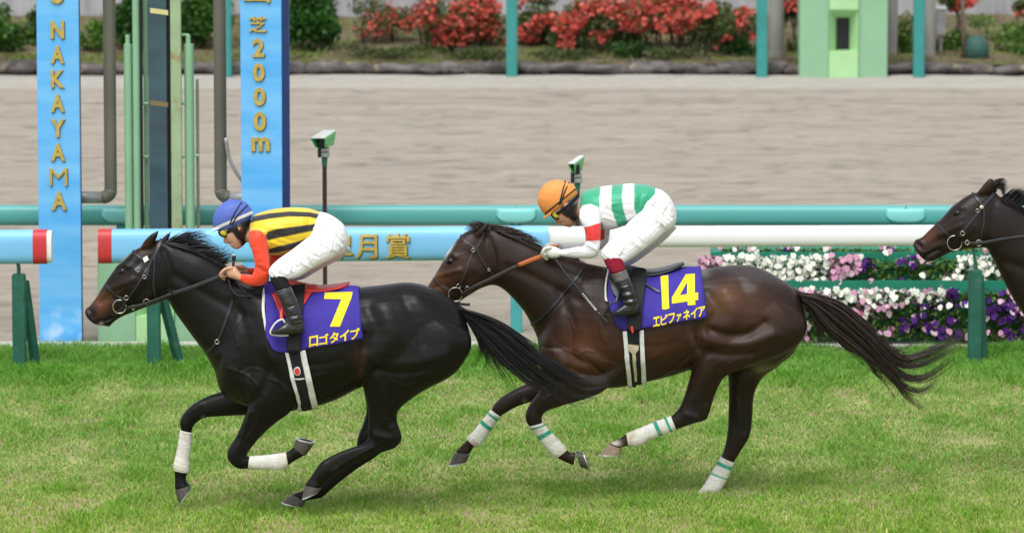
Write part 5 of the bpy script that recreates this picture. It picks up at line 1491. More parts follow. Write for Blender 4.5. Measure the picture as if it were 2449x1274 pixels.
cb2 = bvh_of(cv2, cf2)
z = lambda p: (1250 + p[0] / 3.266, 410 + p[1] / 3.266)
decal('number', [z(p) for p in ((1078,825),(1095,818),(1138,815),(1140,950),(1145,1070),(1118,1078),(1090,1078),(1085,950))], [tuple(range(8))], cb2, M['cloth_yellow'], cl2, .006)
four = [z(p) for p in ((1275,808),(1345,803),(1345,952),(1370,948),(1371,1004),(1346,1008),(1350,1042),(1290,1046),(1289,1016),(1166,1034),(1166,985), (1228,968),(1284,960),(1285,868))]
decal('number', four, [(10,11,13,0),(10,9,8,12,11),(0,13,12,8,2,1),(2,8,5,4,3),(8,7,6,5)], cb2, M['cloth_yellow'], cl2, .006)
cloth_text('エピファネイア', 1561, 782, 1687, 754, 23, cb2, cl2)
patch('cloth_edge', [(1453,648),(1448,670),(1446,700),(1450,722)], [(1456,648),(1452,670),(1450,700),(1454,722)], bv2, M['white_web'], th2, .014, 20, 3, .008)
sd2 = thing_part('saddle', th2)
part('seat', *fix_normals(*loft([(1490,634,1490,650,.06),(1515,638,1515,656,.12),(1555,645,1555,659,.13),(1590,640,1590,652,.12),(1615,632,1618,641,.10),(1634,626,1637,632,.05)], 35.25, 24, 4, 2.6)), M['black_saddle'], sd2)
patch('flap', [(1452,665),(1465,650),(1490,643),(1520,643),(1545,646)], [(1468,705),(1480,716),(1500,722),(1525,700),(1540,660)], cb2, M['black_saddle'], sd2, .016, 26, 16, .008, far=False)
patch('surcingle', [(1510,645),(1525,641),(1538,641),(1546,645)], [(1500,792),(1510,792),(1522,791),(1532,789)], cb2, M['black_web'], sd2, .026, 10, 24, .006, far=False)
strap('girth_tab', [(1540,680),(1560,692),(1578,700)], .016, cb2, M['black_saddle'], sd2, .012, far=False)
g2 = thing_part('girth', th2)
patch('girth_strap', [(1498,790),(1508,790),(1522,789),(1534,788)], [(1508,919),(1516,919),(1526,918),(1537,916)], bv2, M['black_web'], g2, .014, 10, 26, .008)
patch('girth_edge', [(1490,792),(1493,792),(1497,791),(1500,791)], [(1501,920),(1504,920),(1508,919),(1511,919)], bv2, M['white_web'], g2, .016, 5, 26, .008)
patch('girth_edge', [(1530,790),(1534,789),(1537,789),(1540,788)], [(1534,917),(1537,916),(1541,914),(1545,913)], bv2, M['white_web'], g2, .016, 5, 26, .008)
decal('girth_buckle', [(1501,821),(1528,821),(1528,834),(1521,842),(1523,905),(1517,905),(1512,842),(1503,834)], [(0,1,2,7),(7,2,3,6),(6,3,4,5)], bv2, M['brass'], g2, .024)
decal('girth_emblem', [(1513 + 3.5*math.cos(a), 787 + 9*math.sin(a)) for a in np.linspace(0, 2*math.pi, 10, endpoint=False)], [tuple(range(10))], cb2, M['red_print'], g2, .032)
stirrup(sd2, 35.25, M['black_saddle'], M['black_leather'], [(1484,690),(1478,710)], [(1474,722),(1482,730),(1474,722),(1460,728),(1449,742),(1449,752),(1475,757),(1500,755)], -.33)
stirrup(sd2, 35.25, M['black_saddle'], M['black_leather'], [(1494,690),(1488,710)], [(1484,722),(1492,730),(1484,722),(1470,728),(1459,742),(1459,752),(1485,757),(1510,755)], .33)

# ---------------------------------------------------------------- third horse, entering from the right
DX3, DY3 = 1187, -14
far3 = [(r[0]+75, r[1]-8, r[2]+75, r[3]-8, r[4], -r[5]) for r in T2['fore_near']]
near3 = [(r[0]+40, *r[1:2], r[2]+40, *r[3:]) for r in T2['fore_near']]
def _mv(q, a, b): return tuple(v + (a if i % 2 == 0 else b) for i, v in enumerate(q))
hoo3 = [(_mv(T2['hooves'][0][0],40,0), _mv(T2['hooves'][0][1],40,0), .046, -.14, False), (_mv(T2['hooves'][0][0],75,-8), _mv(T2['hooves'][0][1],75,-8), .046, .14, False), T2['hooves'][2], T2['hooves'][3]]
wr3 = [([(*_mv(r[:4],40,0), r[4]) for r in T2['wraps'][0][0]], -.14, []), ([(*_mv(r[:4],75,-8), r[4]) for r in T2['wraps'][0][0]], .14, []), T2['wraps'][2], T2['wraps'][3]]
H3 = dict(T2, mat='coat_black', voxel=.0115, lines=[([(2207,617),(2222,607),(2240,599),(2252,594)],2.6,(0.003,0.003,0.003),.9),([(2192,580),(2200,587),(2203,594)],4.5,(0.014,0.006,0.006),.9),([(2206,600),(2225,596)],3,(0.05,0.045,0.045),.5),([(2215,620),(2235,612)],3,(0.045,0.04,0.04),.4)], fore_near=near3, fore_far=far3, hooves=hoo3, wraps=wr3, Y=35.75, dx=DX3, dy=DY3, base=(2790, 1170), label='dark brown horse at the right edge, only head and neck in view', coat=(0.022, 0.0135, 0.0115),
  neck=[(2640,628,2487,840,.17),(2588,596,2470,795,.145),(2535,556,2450,757,.12),(2490,520,2427,722,.107),(2449,495,2404,680,.10),(2415,479,2380,630,.095),(2385,467,2364,602,.085)],
  head=[(2386,462,2388,585,.06),(2358,457,2371,594,.078),(2322,464,2348,592,.098),(2294,481,2314,595,.104),(2272,500,2291,600,.09),(2248,526,2272,604,.07),(2224,548,2254,613,.06),(2205,567,2241,620,.056),(2190,574,2224,626,.055),(2184,584,2208,620,.045),(2186,594,2199,610,.02)],
  ears=[[(2334,464,2374,460,.022,-.04),(2347,447,2378,448,.026,-.045),(2358,434,2379,438,.02,-.05),(2367,424,2376,430,.006,-.05)],[(2350,464,2384,462,.022,.05),(2362,447,2386,448,.022,.05),(2372,434,2388,438,.014,.05),(2382,426,2386,430,.003,.05)]],
  extra=[[(1898,688,1908,710,.045),(1925,700,1925,724,.04),(1955,708,1950,735,.03),(1990,720,1982,748,.018)],
         ],
  eye=(2288,508),
  relief=T2['relief'] + [([(2306,560),(2330,540),(2345,560),(2330,585)],18,.010,1),([(2250,560),(2275,548),(2300,538)],6,.008,1),([(2235,580),(2255,572),(2275,580)],8,-.006,1),([(2276,498),(2290,490),(2302,498)],6,.009,1),([(2206,617),(2225,606),(2245,597)],3,-.016,1),([(2192,580),(2200,588),(2203,594)],4.5,-.020,1),([(2186,578),(2194,574),(2204,580),(2207,592),(2200,600)],3,.007,1),([(2262,540),(2285,528),(2305,520)],3,.005,1)],
  paint=T2['paint'] + [(2222,560,26,22,-45,(0.085,0.032,0.014),.9,1),(2255,545,22,20,0,(0.03,0.015,0.01),.7,1),(2200,586,9,12,20,(0.03,0.014,0.015),.9,1),(2225,615,18,10,0,(0.010,0.009,0.009),.9,1),(2355,450,12,22,30,(0.045,0.02,0.012),.7,1),(2288,508,12,9,0,(0.004,0.003,0.003),.85,1),(2320,530,40,40,0,(0.018,0.011,0.009),.7,1)])
th3, bv3, V3_, F3_ = make_horse(H3)
hair('tail', [[(1912,702),(1960,706),(2010,722),(2060,762),(2110,812),(2155,852)],[(1917,711),(1950,740),(1988,785),(2045,828),(2100,872),(2145,910)]], 160, 35.75, M['hair_brown'], th3, 0.004, 6, 0.045, 31, dx=DX3, dy=DY3)
hair('forelock', [[(2374,442),(2388,427),(2404,428),(2410,444)],[(2376,448),(2392,438),(2402,450),(2408,470)],[(2378,452),(2394,452),(2400,468),(2412,482)]], 90, 35.75, M['hair_black'], th3, 0.0022, 3, 0.03, 32, 12)
hair('mane', [[(2395,474),(2410,462),(2422,452),(2440,452)],[(2415,480),(2430,464),(2445,458),(2465,464)],[(2440,490),(2455,474),(2475,470),(2495,482)],[(2470,508),(2490,496),(2510,494),(2530,510)],[(2510,535),(2530,525),(2555,530),(2580,550)],[(2560,570),(2585,566),(2610,580),(2630,600)]], 330, 35.75, M['hair_black'], th3, 0.0024, 4, 0.03, 33, 12)
hair('mane', [[(2395,476),(2410,500),(2425,520),(2435,545)],[(2430,488),(2445,510),(2455,535),(2465,560)],[(2470,510),(2485,535),(2495,560),(2505,585)]], 120, 35.75, M['hair_black'], th3, 0.0024, 4, 0.012, 34, 12, yo=-0.05)
b3 = bridle(th3, bv3, 35.75, M['black_leather'],
   [('noseband', [(2240,530),(2252,545),(2264,558),(2273,566)], .020), ('browband', [(2326,463),(2334,474),(2342,482),(2348,490)], .018), ('headpiece', [(2376,464),(2368,474),(2358,484),(2350,494)], .026),
    ('cheek_strap', [(2345,502),(2330,520),(2316,536),(2304,552),(2294,566)], .020), ('throat_lash', [(2352,500),(2352,530),(2346,560),(2346,588)], .014), ('chin_strap', [(2275,590),(2278,600),(2290,606)], .016)],
   (2283,581), 17.5, None, [(2338,504,4),(2302,558,5)])
flat_path('rein', [(2300,580,-.09),(2340,582,-.10),(2400,572,-.12),(2449,566,-.14),(2520,560,-.15),(2600,570,-.14)], 35.75, .022, .006, M['black_leather'], b3)
flat_path('rein', [(2300,580,.09),(2340,582,.10),(2400,572,.12),(2449,566,.14),(2520,560,.15),(2600,570,.14)], 35.75, .022, .006, M['black_leather'], b3)
ring(2313,580,5,on(bv3,2313,580)[1]-.004,.003,M['steel'],b3,'buckle'); ring(2341,581,7,on(bv3,2341,581)[1]-.004,.003,M['steel'],b3,'buckle')
part('rosette', *tube([on(bv3,2347,496,.006), on(bv3,2347,496,.014)], .014, 10), M['brass'], b3)
# ------------------------------------------------------------------ jockeys
M['skin'] = mat('skin', attr=True, rough=0.5, spec=0.35, var=0.06, vscale=40)
M['silk'] = mat('racing_silk', attr=True, rough=0.42, spec=0.4, sheen=0.2, bump=0.008, bscale=7, bstretch=(1.0, 1.0, 2.2), ridge=True)
M['breeches'] = mat('white_breeches', attr=True, rough=0.6, spec=0.3, bump=0.009, bscale=8, bstretch=(2.2, 1, 1.3), ridge=True)
M['sock_black'] = mat('black_sock', (0.010, 0.010, 0.011), 0.85, 0.2)
M['sock_maroon'] = mat('maroon_sock', (0.21, 0.008, 0.025), 0.8, 0.2, var=0.12, vscale=40)
M['boot'] = mat('black_boot', attr=True, rough=0.22, spec=0.6, bump=0.007, bscale=14, bstretch=(1, 1, 2.5))
M['cap'] = mat('helmet_cover', attr=True, rough=0.55, spec=0.3, bump=0.004, bscale=16, bstretch=(1, 1, 1.8))
M['lens'] = mat('goggle_lens', (0.52, 0.44, 0.03), 0.12, 0.6)
M['glove'] = mat('white_glove', (0.70, 0.70, 0.66), 0.7, 0.3, var=0.06, vscale=40)
M['rubber'] = mat('black_rubber', (0.010, 0.010, 0.011), 0.5, 0.4)

def stripes(Q, polys, base):
    C = np.tile(np.array(base, float), (len(Q), 1))
    for poly, col in polys:
        C = blend(C, soft_poly(Q, poly, 1.2), col)
    return C

def wrinkle(V, Fq, rows):
    N = normals(V, Fq); Q = P(V); D = np.zeros(len(V))
    for pts, w, amp in rows:
        D += 1.5 * amp * np.exp(-(seg_dist(Q, crom(np.array(pts, float), 4)) / (w * 0.8)) ** 2)
    return V + N * (D * np.clip(np.abs(N[:, 1]) * 1.3, 0, 1))[:, None]

def make_jockey(J):
    Y0 = J['Y']
    b = W(*J['base'], Y0)
    th = thing('person', J['label'], 'person', (b[0], Y0, b[2]), 'jockeys riding in the race')
    shirt = [loft(J['torso'], Y0, 28, 5, 2.4), loft(J['arm_near'], Y0, 18, 5, 2.1), loft(J['arm_far'], Y0, 18, 5, 2.1)]
    pants = [loft(J['pelvis'], Y0, 28, 5, 2.3), loft(J['thigh_near'], Y0, 20, 5, 2.2), loft(J['thigh_far'], Y0, 20, 5, 2.2)]
    # body: one continuous figure inside the clothes
    body = [loft(J['torso'], Y0, 20, 4, 2.3, grow=-.014), loft(J['arm_near'], Y0, 14, 4, 2.1, grow=-.008), loft(J['arm_far'], Y0, 14, 4, 2.1, grow=-.008),
            loft(J['pelvis'], Y0, 20, 4, 2.2, grow=-.014), loft(J['thigh_near'], Y0, 16, 4, 2.2, grow=-.012), loft(J['thigh_far'], Y0, 16, 4, 2.2, grow=-.012),
            loft(J['shin_near'], Y0, 14, 4, 2.1, grow=-.010), loft(J['shin_far'], Y0, 14, 4, 2.1, grow=-.010),
            loft(J['foot_near'], Y0, 12, 4, 2.2, grow=-.008), loft(J['foot_far'], Y0, 12, 4, 2.2, grow=-.008),
            loft(J['face'], Y0, 28, 5, 2.15), tubepx(J['neck'], Y0, 4, 16)]
    body += [loft(J['nose'], Y0, 12, 4, 2.0)]
    for e in J['ear']: body.append(loft(e, Y0, 12, 3, 2.0))
    for h in J['hands']:
        body.append(loft(h['palm'], Y0, 16, 4, 2.3))
        for f in h['fingers']: body.append(tubepx(f, Y0, 4, 8))
    V, Fq = union(body, 0.0055, 3)
    V = wrinkle(V, Fq, J['face_relief'])
    Q = P(V)
    C = np.tile(np.array(J['skin'], float), (len(V), 1))
    C *= 0.94 + 0.12 * vnoise(Q[:, 0] / 9, Q[:, 1] / 9, 3)[:, None]
    for poly, col in J['hair']:
        C = blend(C, soft_poly(Q, poly, 2.5), col)
    C = paint(C, Q, J['face_paint'])
    if J.get('gloves'):
        for poly in J['gloves']:
            C = blend(C, soft_poly(Q, poly, 1.0), (0.72, 0.72, 0.68))
    body_o = part('body', V, Fq, M['skin'], th, True, C)
    bb = bvh_of(V, Fq)
    # silks
    V, Fq = union(shirt, 0.0052, 4)
    V = wrinkle(V, Fq, J['silk_relief'])
    Q = P(V)
    C = stripes(Q, J['stripes'], J['silk_base'])
    wa = np.exp(-0)  # sleeves are painted over the trunk pattern where the arm's surface lies
    arm = J['sleeve_mask'](V, Q)
    C = C * (1 - arm[:, None]) + stripes(Q, J['sleeve_stripes'], J['sleeve']) * arm[:, None]
    part('silks', V, Fq, M['silk'], th, True, C)
    # breeches
    V, Fq = union(pants, 0.0054, 4)
    V = wrinkle(V, Fq, J['pants_relief'])
    C = np.tile(np.array((0.80, 0.80, 0.82)), (len(V), 1))
    part('breeches', V, Fq, M['breeches'], th, True, C)
    bbp = bvh_of(V, Fq)
    # socks, boots
    for side, sgn in (('near', -1), ('far', 1)):
        V1, F1 = loft(J['shin_' + side][:3], Y0, 20, 4, 2.2)
        part('sock', *fix_normals(V1, F1), J['sock'], th)
        V, Fq = union([loft(J['shin_' + side][2:], Y0, 20, 5, 2.2, grow=.003), loft(J['foot_' + side], Y0, 18, 5, 2.6)], 0.0055, 3)
        V = wrinkle(V, Fq, J['boot_relief']) if side == 'near' else V
        Q = P(V); C = np.tile(np.array((0.011, 0.012, 0.014)), (len(V), 1))
        for poly, col in J['boot_bands']: C = blend(C, soft_poly(Q, poly, 1.2), col)
        part('boot', V, Fq, M['boot'], th, True, C)
    # helmet
    hm = [loft(J['helmet'], Y0, 32, 6, 2.15)]
    V, Fq = union(hm + [loft(p, Y0, 20, 4, 2.2) for p in J['peak']], 0.0042, 3)
    Q = P(V); C = np.tile(np.array(J['cap'], float), (len(V), 1))
    (ax, ay), (bx_, by_) = J['band_line']
    d = np.array((bx_ - ax, by_ - ay), float); L = np.linalg.norm(d); d /= L; nrm = np.array((d[1], -d[0]))
    h = (Q - np.array((ax, ay))) @ nrm
    lo, hi, col = J['band']
    C = blend(C, np.clip(h - lo + .5, 0, 1) * np.clip(hi - h + .5, 0, 1), col)
    helmet = part('helmet', V, Fq, M['cap'], th, True, C)
    hb = bvh_of(V, Fq)
    for pts in J['elastics']: strap('elastic', pts, .009, hb, M['rubber'], helmet, .001, .003)
    # goggles
    gg = thing_part('goggles', th)
    gx, gy, ga, gb, gy_off = J['lens']
    for s in (-1, 1):
        c = W(gx, gy, Y0 + s * gy_off)
        bm = bmesh.new(); bmesh.ops.create_uvsphere(bm, u_segments=16, v_segments=10, radius=1)
        Vs = np.array([v.co[:] for v in bm.verts]); Fs = [[v.index for v in f.verts] for f in bm.faces]; bm.free()
        an = math.radians(J['lens_ang'])
        R = np.array(((math.cos(an), 0, -math.sin(an)), (0, 1, 0), (math.sin(an), 0, math.cos(an))))
        part('lens', (Vs * np.array((ga, 0.012, gb))) @ R.T + c, Fs, M['lens'], gg)
        part('frame', (Vs * np.array((ga * 1.5, 0.010, gb * 1.45))) @ R.T + c + np.array((0, -s * 0.003, 0)), Fs, M['rubber'], gg)
    strap('goggle_strap', J['goggle_strap'], .022, bb, M['rubber'], gg, .002, .004)
    for pts, wd in J['chin']: strap('chin_strap', pts, wd, bb, M['rubber'], th, .002, .004)
    for pts in J.get('ink', []): strap('ink_signature', pts, .0035, bbp, M['ink'], th, .0008, .0006, far=False, k=5)
    return th
M['ink'] = mat('faded_red_ink', (0.62, 0.32, 0.38), 0.7, 0.2)

YEL, BLKS, REDS = (0.80, 0.56, 0.02), (0.018, 0.017, 0.018), (0.80, 0.058, 0.018)
zz = lambda pts, ox, oy, s: [(ox + a / s, oy + b / s) for a, b in pts]
z1 = lambda pts: zz(pts, 380, 440, 3.0333)
sh_off = lambda rows, ddx, ddy, flip=True: [(r[0]+ddx, r[1]+ddy, r[2]+ddx, r[3]+ddy, r[4], -r[5]) for r in rows]

thigh1 = [(775,540,824,592,.09,-.09),(742,563,797,616,.087,-.14),(698,597,746,643,.076,-.19),(665,620,716,661,.066,-.23),(646,639,692,668,.06,-.255),(642,652,676,673,.052,-.265),(647,661,668,673,.04,-.27)]
shin1 = [(645,655,688,660,.050,-.27),(648,673,690,672,.048,-.285),(659,694,694,684,.045,-.30),(668,712,704,705,.048,-.31),(677,732,714,726,.047,-.32),(684,755,722,751,.044,-.33),(684,772,727,770,.042,-.335)]
foot1 = [(727,768,727,790,.026,-.335),(718,764,722,795,.036,-.335),(700,765,700,799,.040,-.337),(678,774,677,799,.042,-.34),(658,787,657,798,.036,-.34),(648,793,648,797,.02,-.34)]
J1 = dict(Y=34.6, base=(700, 690), label='jockey in yellow and black stripes with blue cap, riding number 7', skin=(0.62, 0.36, 0.25),
  torso=[(602,520,594,566,.075),(612,513,598,588,.13),(630,507,612,602,.175),(655,501,640,607,.19),(693,497,676,608,.182),(736,499,708,594,.168),(764,508,732,578,.155),(785,516,752,572,.14)],
  arm_near=[(600,546,640,553,.055,-.165),(596,570,640,578,.057,-.19),(601,595,643,607,.052,-.205),(608,622,645,632,.047,-.215),(608,645,645,656,.044,-.215),(604,655,640,675,.042,-.21),(598,657,618,684,.038,-.20),(588,656,592,681,.034,-.185),(577,654,573,671,.028,-.165)],
  arm_far=[(630,548,672,556,.055,.165),(640,590,684,600,.052,.19),(642,620,682,632,.046,.20),(628,640,656,656,.042,.19),(608,640,616,658,.034,.17),(594,640,594,656,.028,.15)],
  pelvis=[(764,507,728,578,.15),(785,512,742,595,.162),(806,524,758,608,.168),(824,541,786,616,.162),(832,563,808,612,.135),(833,578,822,604,.08),(832,586,828,597,.03)],
  thigh_near=thigh1, thigh_far=sh_off(thigh1, 14, 4), shin_near=shin1, shin_far=sh_off(shin1, 18, 2), foot_near=foot1, foot_far=sh_off(foot1, 18, 2),
  face=[(520,530,592,505,.066),(526,546,597,522,.074),(532,558,598,538,.074),(537,569,597,552,.070),(543,577,595,562,.065),(548,584,593,570,.058),(553,590,590,577,.050),(562,595,585,584,.040),(570,595,580,589,.022)],
  nose=[(533,560,541,559,.010),(534,571,548,568,.014),(535,580,551,576,.018),(541,583,552,580,.013)],
  neck=[(575,548,0,.052),(590,556,0,.055),(605,558,0,.062),(620,556,0,.07)],
  ear=[[(562,538,578,536,.006,-.074),(563,546,577,548,.012,-.078),(566,554,574,554,.006,-.076)],[(562,538,578,536,.006,.074),(563,546,577,548,.012,.078),(566,554,574,554,.006,.076)]],
  hands=[dict(palm=[(576,654,573,671,.026,-.165),(562,638,563,668,.036,-.155),(548,637,550,664,.036,-.145),(540,641,543,659,.030,-.14)],
              fingers=[[(556,640,-.18,.0095),(541,642,-.182,.0095),(530,652,-.178,.009),(534,662,-.165,.008)],[(554,643,-.158,.010),(538,645,-.16,.0095),(527,655,-.157,.009),(532,666,-.15,.008)],[(554,650,-.138,.010),(538,651,-.138,.0095),(529,659,-.136,.009),(535,668,-.132,.008)],[(556,657,-.118,.009),(542,659,-.118,.0085),(534,664,-.117,.008),(539,670,-.116,.007)],
                       [(566,645,-.115,.011),(554,641,-.105,.010),(543,643,-.108,.009),(534,650,-.115,.008)]]),
         dict(palm=[(594,640,594,656,.026,.15),(580,633,582,655,.035,.14),(568,634,570,652,.034,.13),(562,637,564,650,.028,.125)],
              fingers=[[(576,636,.16,.0095),(562,638,.162,.009),(552,645,.158,.009),(556,654,.15,.008)],[(575,640,.14,.0095),(560,642,.14,.009),(550,649,.138,.009),(555,658,.132,.008)],[(575,645,.12,.0095),(560,648,.12,.009),(551,654,.118,.008),(556,660,.115,.008)],[(576,650,.10,.009),(563,653,.10,.0085),(555,658,.10,.008),(560,662,.10,.007)],[(584,640,.10,.010),(573,638,.095,.009),(563,640,.10,.009),(556,646,.105,.008)]])],
  face_relief=[([(546,583),(556,582)],1.6,-.004),([(548,587),(556,586)],2.2,.003),([(533,562),(545,556)],5,-.004),([(560,592),(566,592)],3,.002)],
  hair=[([(543,546),(556,538),(598,524),(600,545),(590,560),(586,574),(594,582),(582,592),(575,584),(567,568),(559,556),(546,556)], (0.010, 0.009, 0.009))],
  face_paint=[(570,545,7,8,0,(0.60,0.33,0.24),.95),(566,580,14,10,-40,(0.52,0.31,0.24),.35),(548,586,5,2.2,0,(0.50,0.20,0.17),.7),(556,575,9,7,0,(0.64,0.33,0.24),.4)],
  silk_base=YEL, sleeve=REDS, sleeve_stripes=[],
  stripes=[(z1([(630,250),(690,232),(800,212),(950,198),(1100,205),(1210,228),(1210,262),(1080,238),(940,236),(800,252),(700,272),(650,292)]), BLKS),
           (z1([(770,385),(790,345),(860,325),(960,312),(1110,292),(1200,280),(1200,330),(1110,340),(960,372),(860,392),(790,408)]), BLKS), (z1([(780,478),(860,452),(960,430),(1060,400),(1160,375),(1160,420),(1060,440),(980,470),(860,498),(780,502)]), BLKS),
           (z1([(780,505),(860,512),(960,500),(1000,560),(860,620),(780,600)]), YEL)],
  sleeve_mask=lambda V, Q: np.maximum(soft_poly(Q, z1([(640,350),(680,335),(730,335),(775,370),(795,450),(805,560),(812,640),(812,760),(560,760),(560,640),(690,640),(690,560),(660,470),(630,400)]), 1.2) * (V[:, 1] < 34.6 - 0.05), ((V[:, 1] > 34.6 + 0.10) & (Q[:, 1] > 555) & (Q[:, 0] < 690)) | ((Q[:, 1] > 612) & (V[:, 1] > 34.6))).astype(float),
  silk_relief=[([(612,560),(618,590),(622,620)],4,.003),([(630,580),(634,620)],3,-.003),([(615,640),(635,650)],4,-.004),([(622,632),(640,640)],3,.004),([(600,664),(585,662)],3,.003),([(660,560),(700,575),(730,570)],5,-.004),([(650,580),(690,592)],4,.004),([(640,545),(680,548)],6,.003),([(740,515),(735,560)],4,-.004),([(725,515),(722,560)],4,.003)],
  pants_relief=[([(770,540),(800,550),(820,575)],4,.005),([(765,548),(790,562),(810,590)],3,-.005),([(745,570),(775,585),(800,600)],4,.004),([(760,520),(752,560),(740,590)],5,.004),([(700,610),(725,630),(740,640)],4,.004),([(690,618),(712,640)],3,-.005),([(665,640),(685,655)],4,.005),([(660,646),(675,660)],3,-.005),([(650,650),(665,664)],3,.004),([(775,510),(800,535),(815,560)],5,.003),([(730,600),(760,615)],3,-.004),([(800,560),(822,585)],3,-.005),([(780,575),(808,603)],3,.005),([(752,545),(738,572),(715,592)],2.5,.005),([(748,550),(730,578)],2.5,-.005),([(720,605),(738,622),(746,636)],2.5,-.005),([(672,625),(700,650)],3,.005),([(655,638),(672,656)],2.5,-.006),([(648,646),(660,660)],2,.006),([(700,632),(690,655)],2.5,.005),([(790,530),(775,560),(770,590)],3,-.004),([(810,545),(795,575),(790,600)],3,.004)],
  sock=M['sock_black'], boot_relief=[([(690,735),(706,729)],2.5,-.003),([(696,744),(716,738)],2.5,.002),([(694,757),(714,752)],2.5,-.004),([(700,764),(724,758)],3,.003)],
  boot_bands=[(z1([(845,775),(960,735),(970,770),(860,810)]), (0.035, 0.040, 0.044))],
  helmet=[(519,551,596,530,.074),(513,547,604,514,.084),(509,537,604,505,.094),(510,520,598,494,.093),(517,502,588,484,.080),(530,488,573,479,.055),(541,481,562,478,.028),(548,478,553,477,.006)],
  peak=[[(540,537,538,542,.07),(522,543,522,549,.064),(507,549,508,553,.04)],[(545,479,553,478,.010),(547,475,551,475,.007)]],
  cap=(0.085, 0.14, 0.47), band_line=((512,550),(603,511)), band=(-1.0, 6.0, (0.88, 0.88, 0.90)),
  elastics=[[(578,484),(567,500),(557,518),(550,536)],[(591,492),(576,506),(563,522),(555,537)]],
  lens=(535,557,0.024,0.019,0.050), lens_ang=-20, goggle_strap=[(540,558),(555,548),(572,538),(590,530),(597,527)],
  chin=[([(565,545),(572,562),(582,577),(589,583)],.020),([(556,548),(562,560),(572,572)],.012)])
jk1 = make_jockey(J1)

GRN, WHT, RED2S = (0.035, 0.36, 0.20), (0.80, 0.80, 0.83), (0.72, 0.035, 0.035)
z2 = lambda pts: zz(pts, 1250, 410, 3.266)
thigh2 = [(1548,488,1608,536,.09,-.09),(1521,514,1582,563,.088,-.14),(1490,545,1546,592,.078,-.19),(1460,574,1513,616,.068,-.23),(1441,595,1496,626,.06,-.255),(1437,608,1482,632,.052,-.265),(1443,620,1474,632,.04,-.27)]
shin2 = [(1441,612,1491,616,.050,-.27),(1447,630,1492,629,.048,-.285),(1461,655,1496,643,.045,-.30),(1472,674,1505,665,.047,-.31),(1481,690,1514,686,.046,-.32),(1489,708,1521,705,.044,-.33),(1491,727,1528,726,.042,-.335)]
foot2 = [(1529,724,1529,745,.026,-.335),(1520,720,1524,750,.036,-.335),(1503,722,1503,753,.040,-.337),(1484,732,1483,753,.042,-.34),(1468,743,1468,752,.036,-.34),(1460,748,1460,752,.02,-.34)]
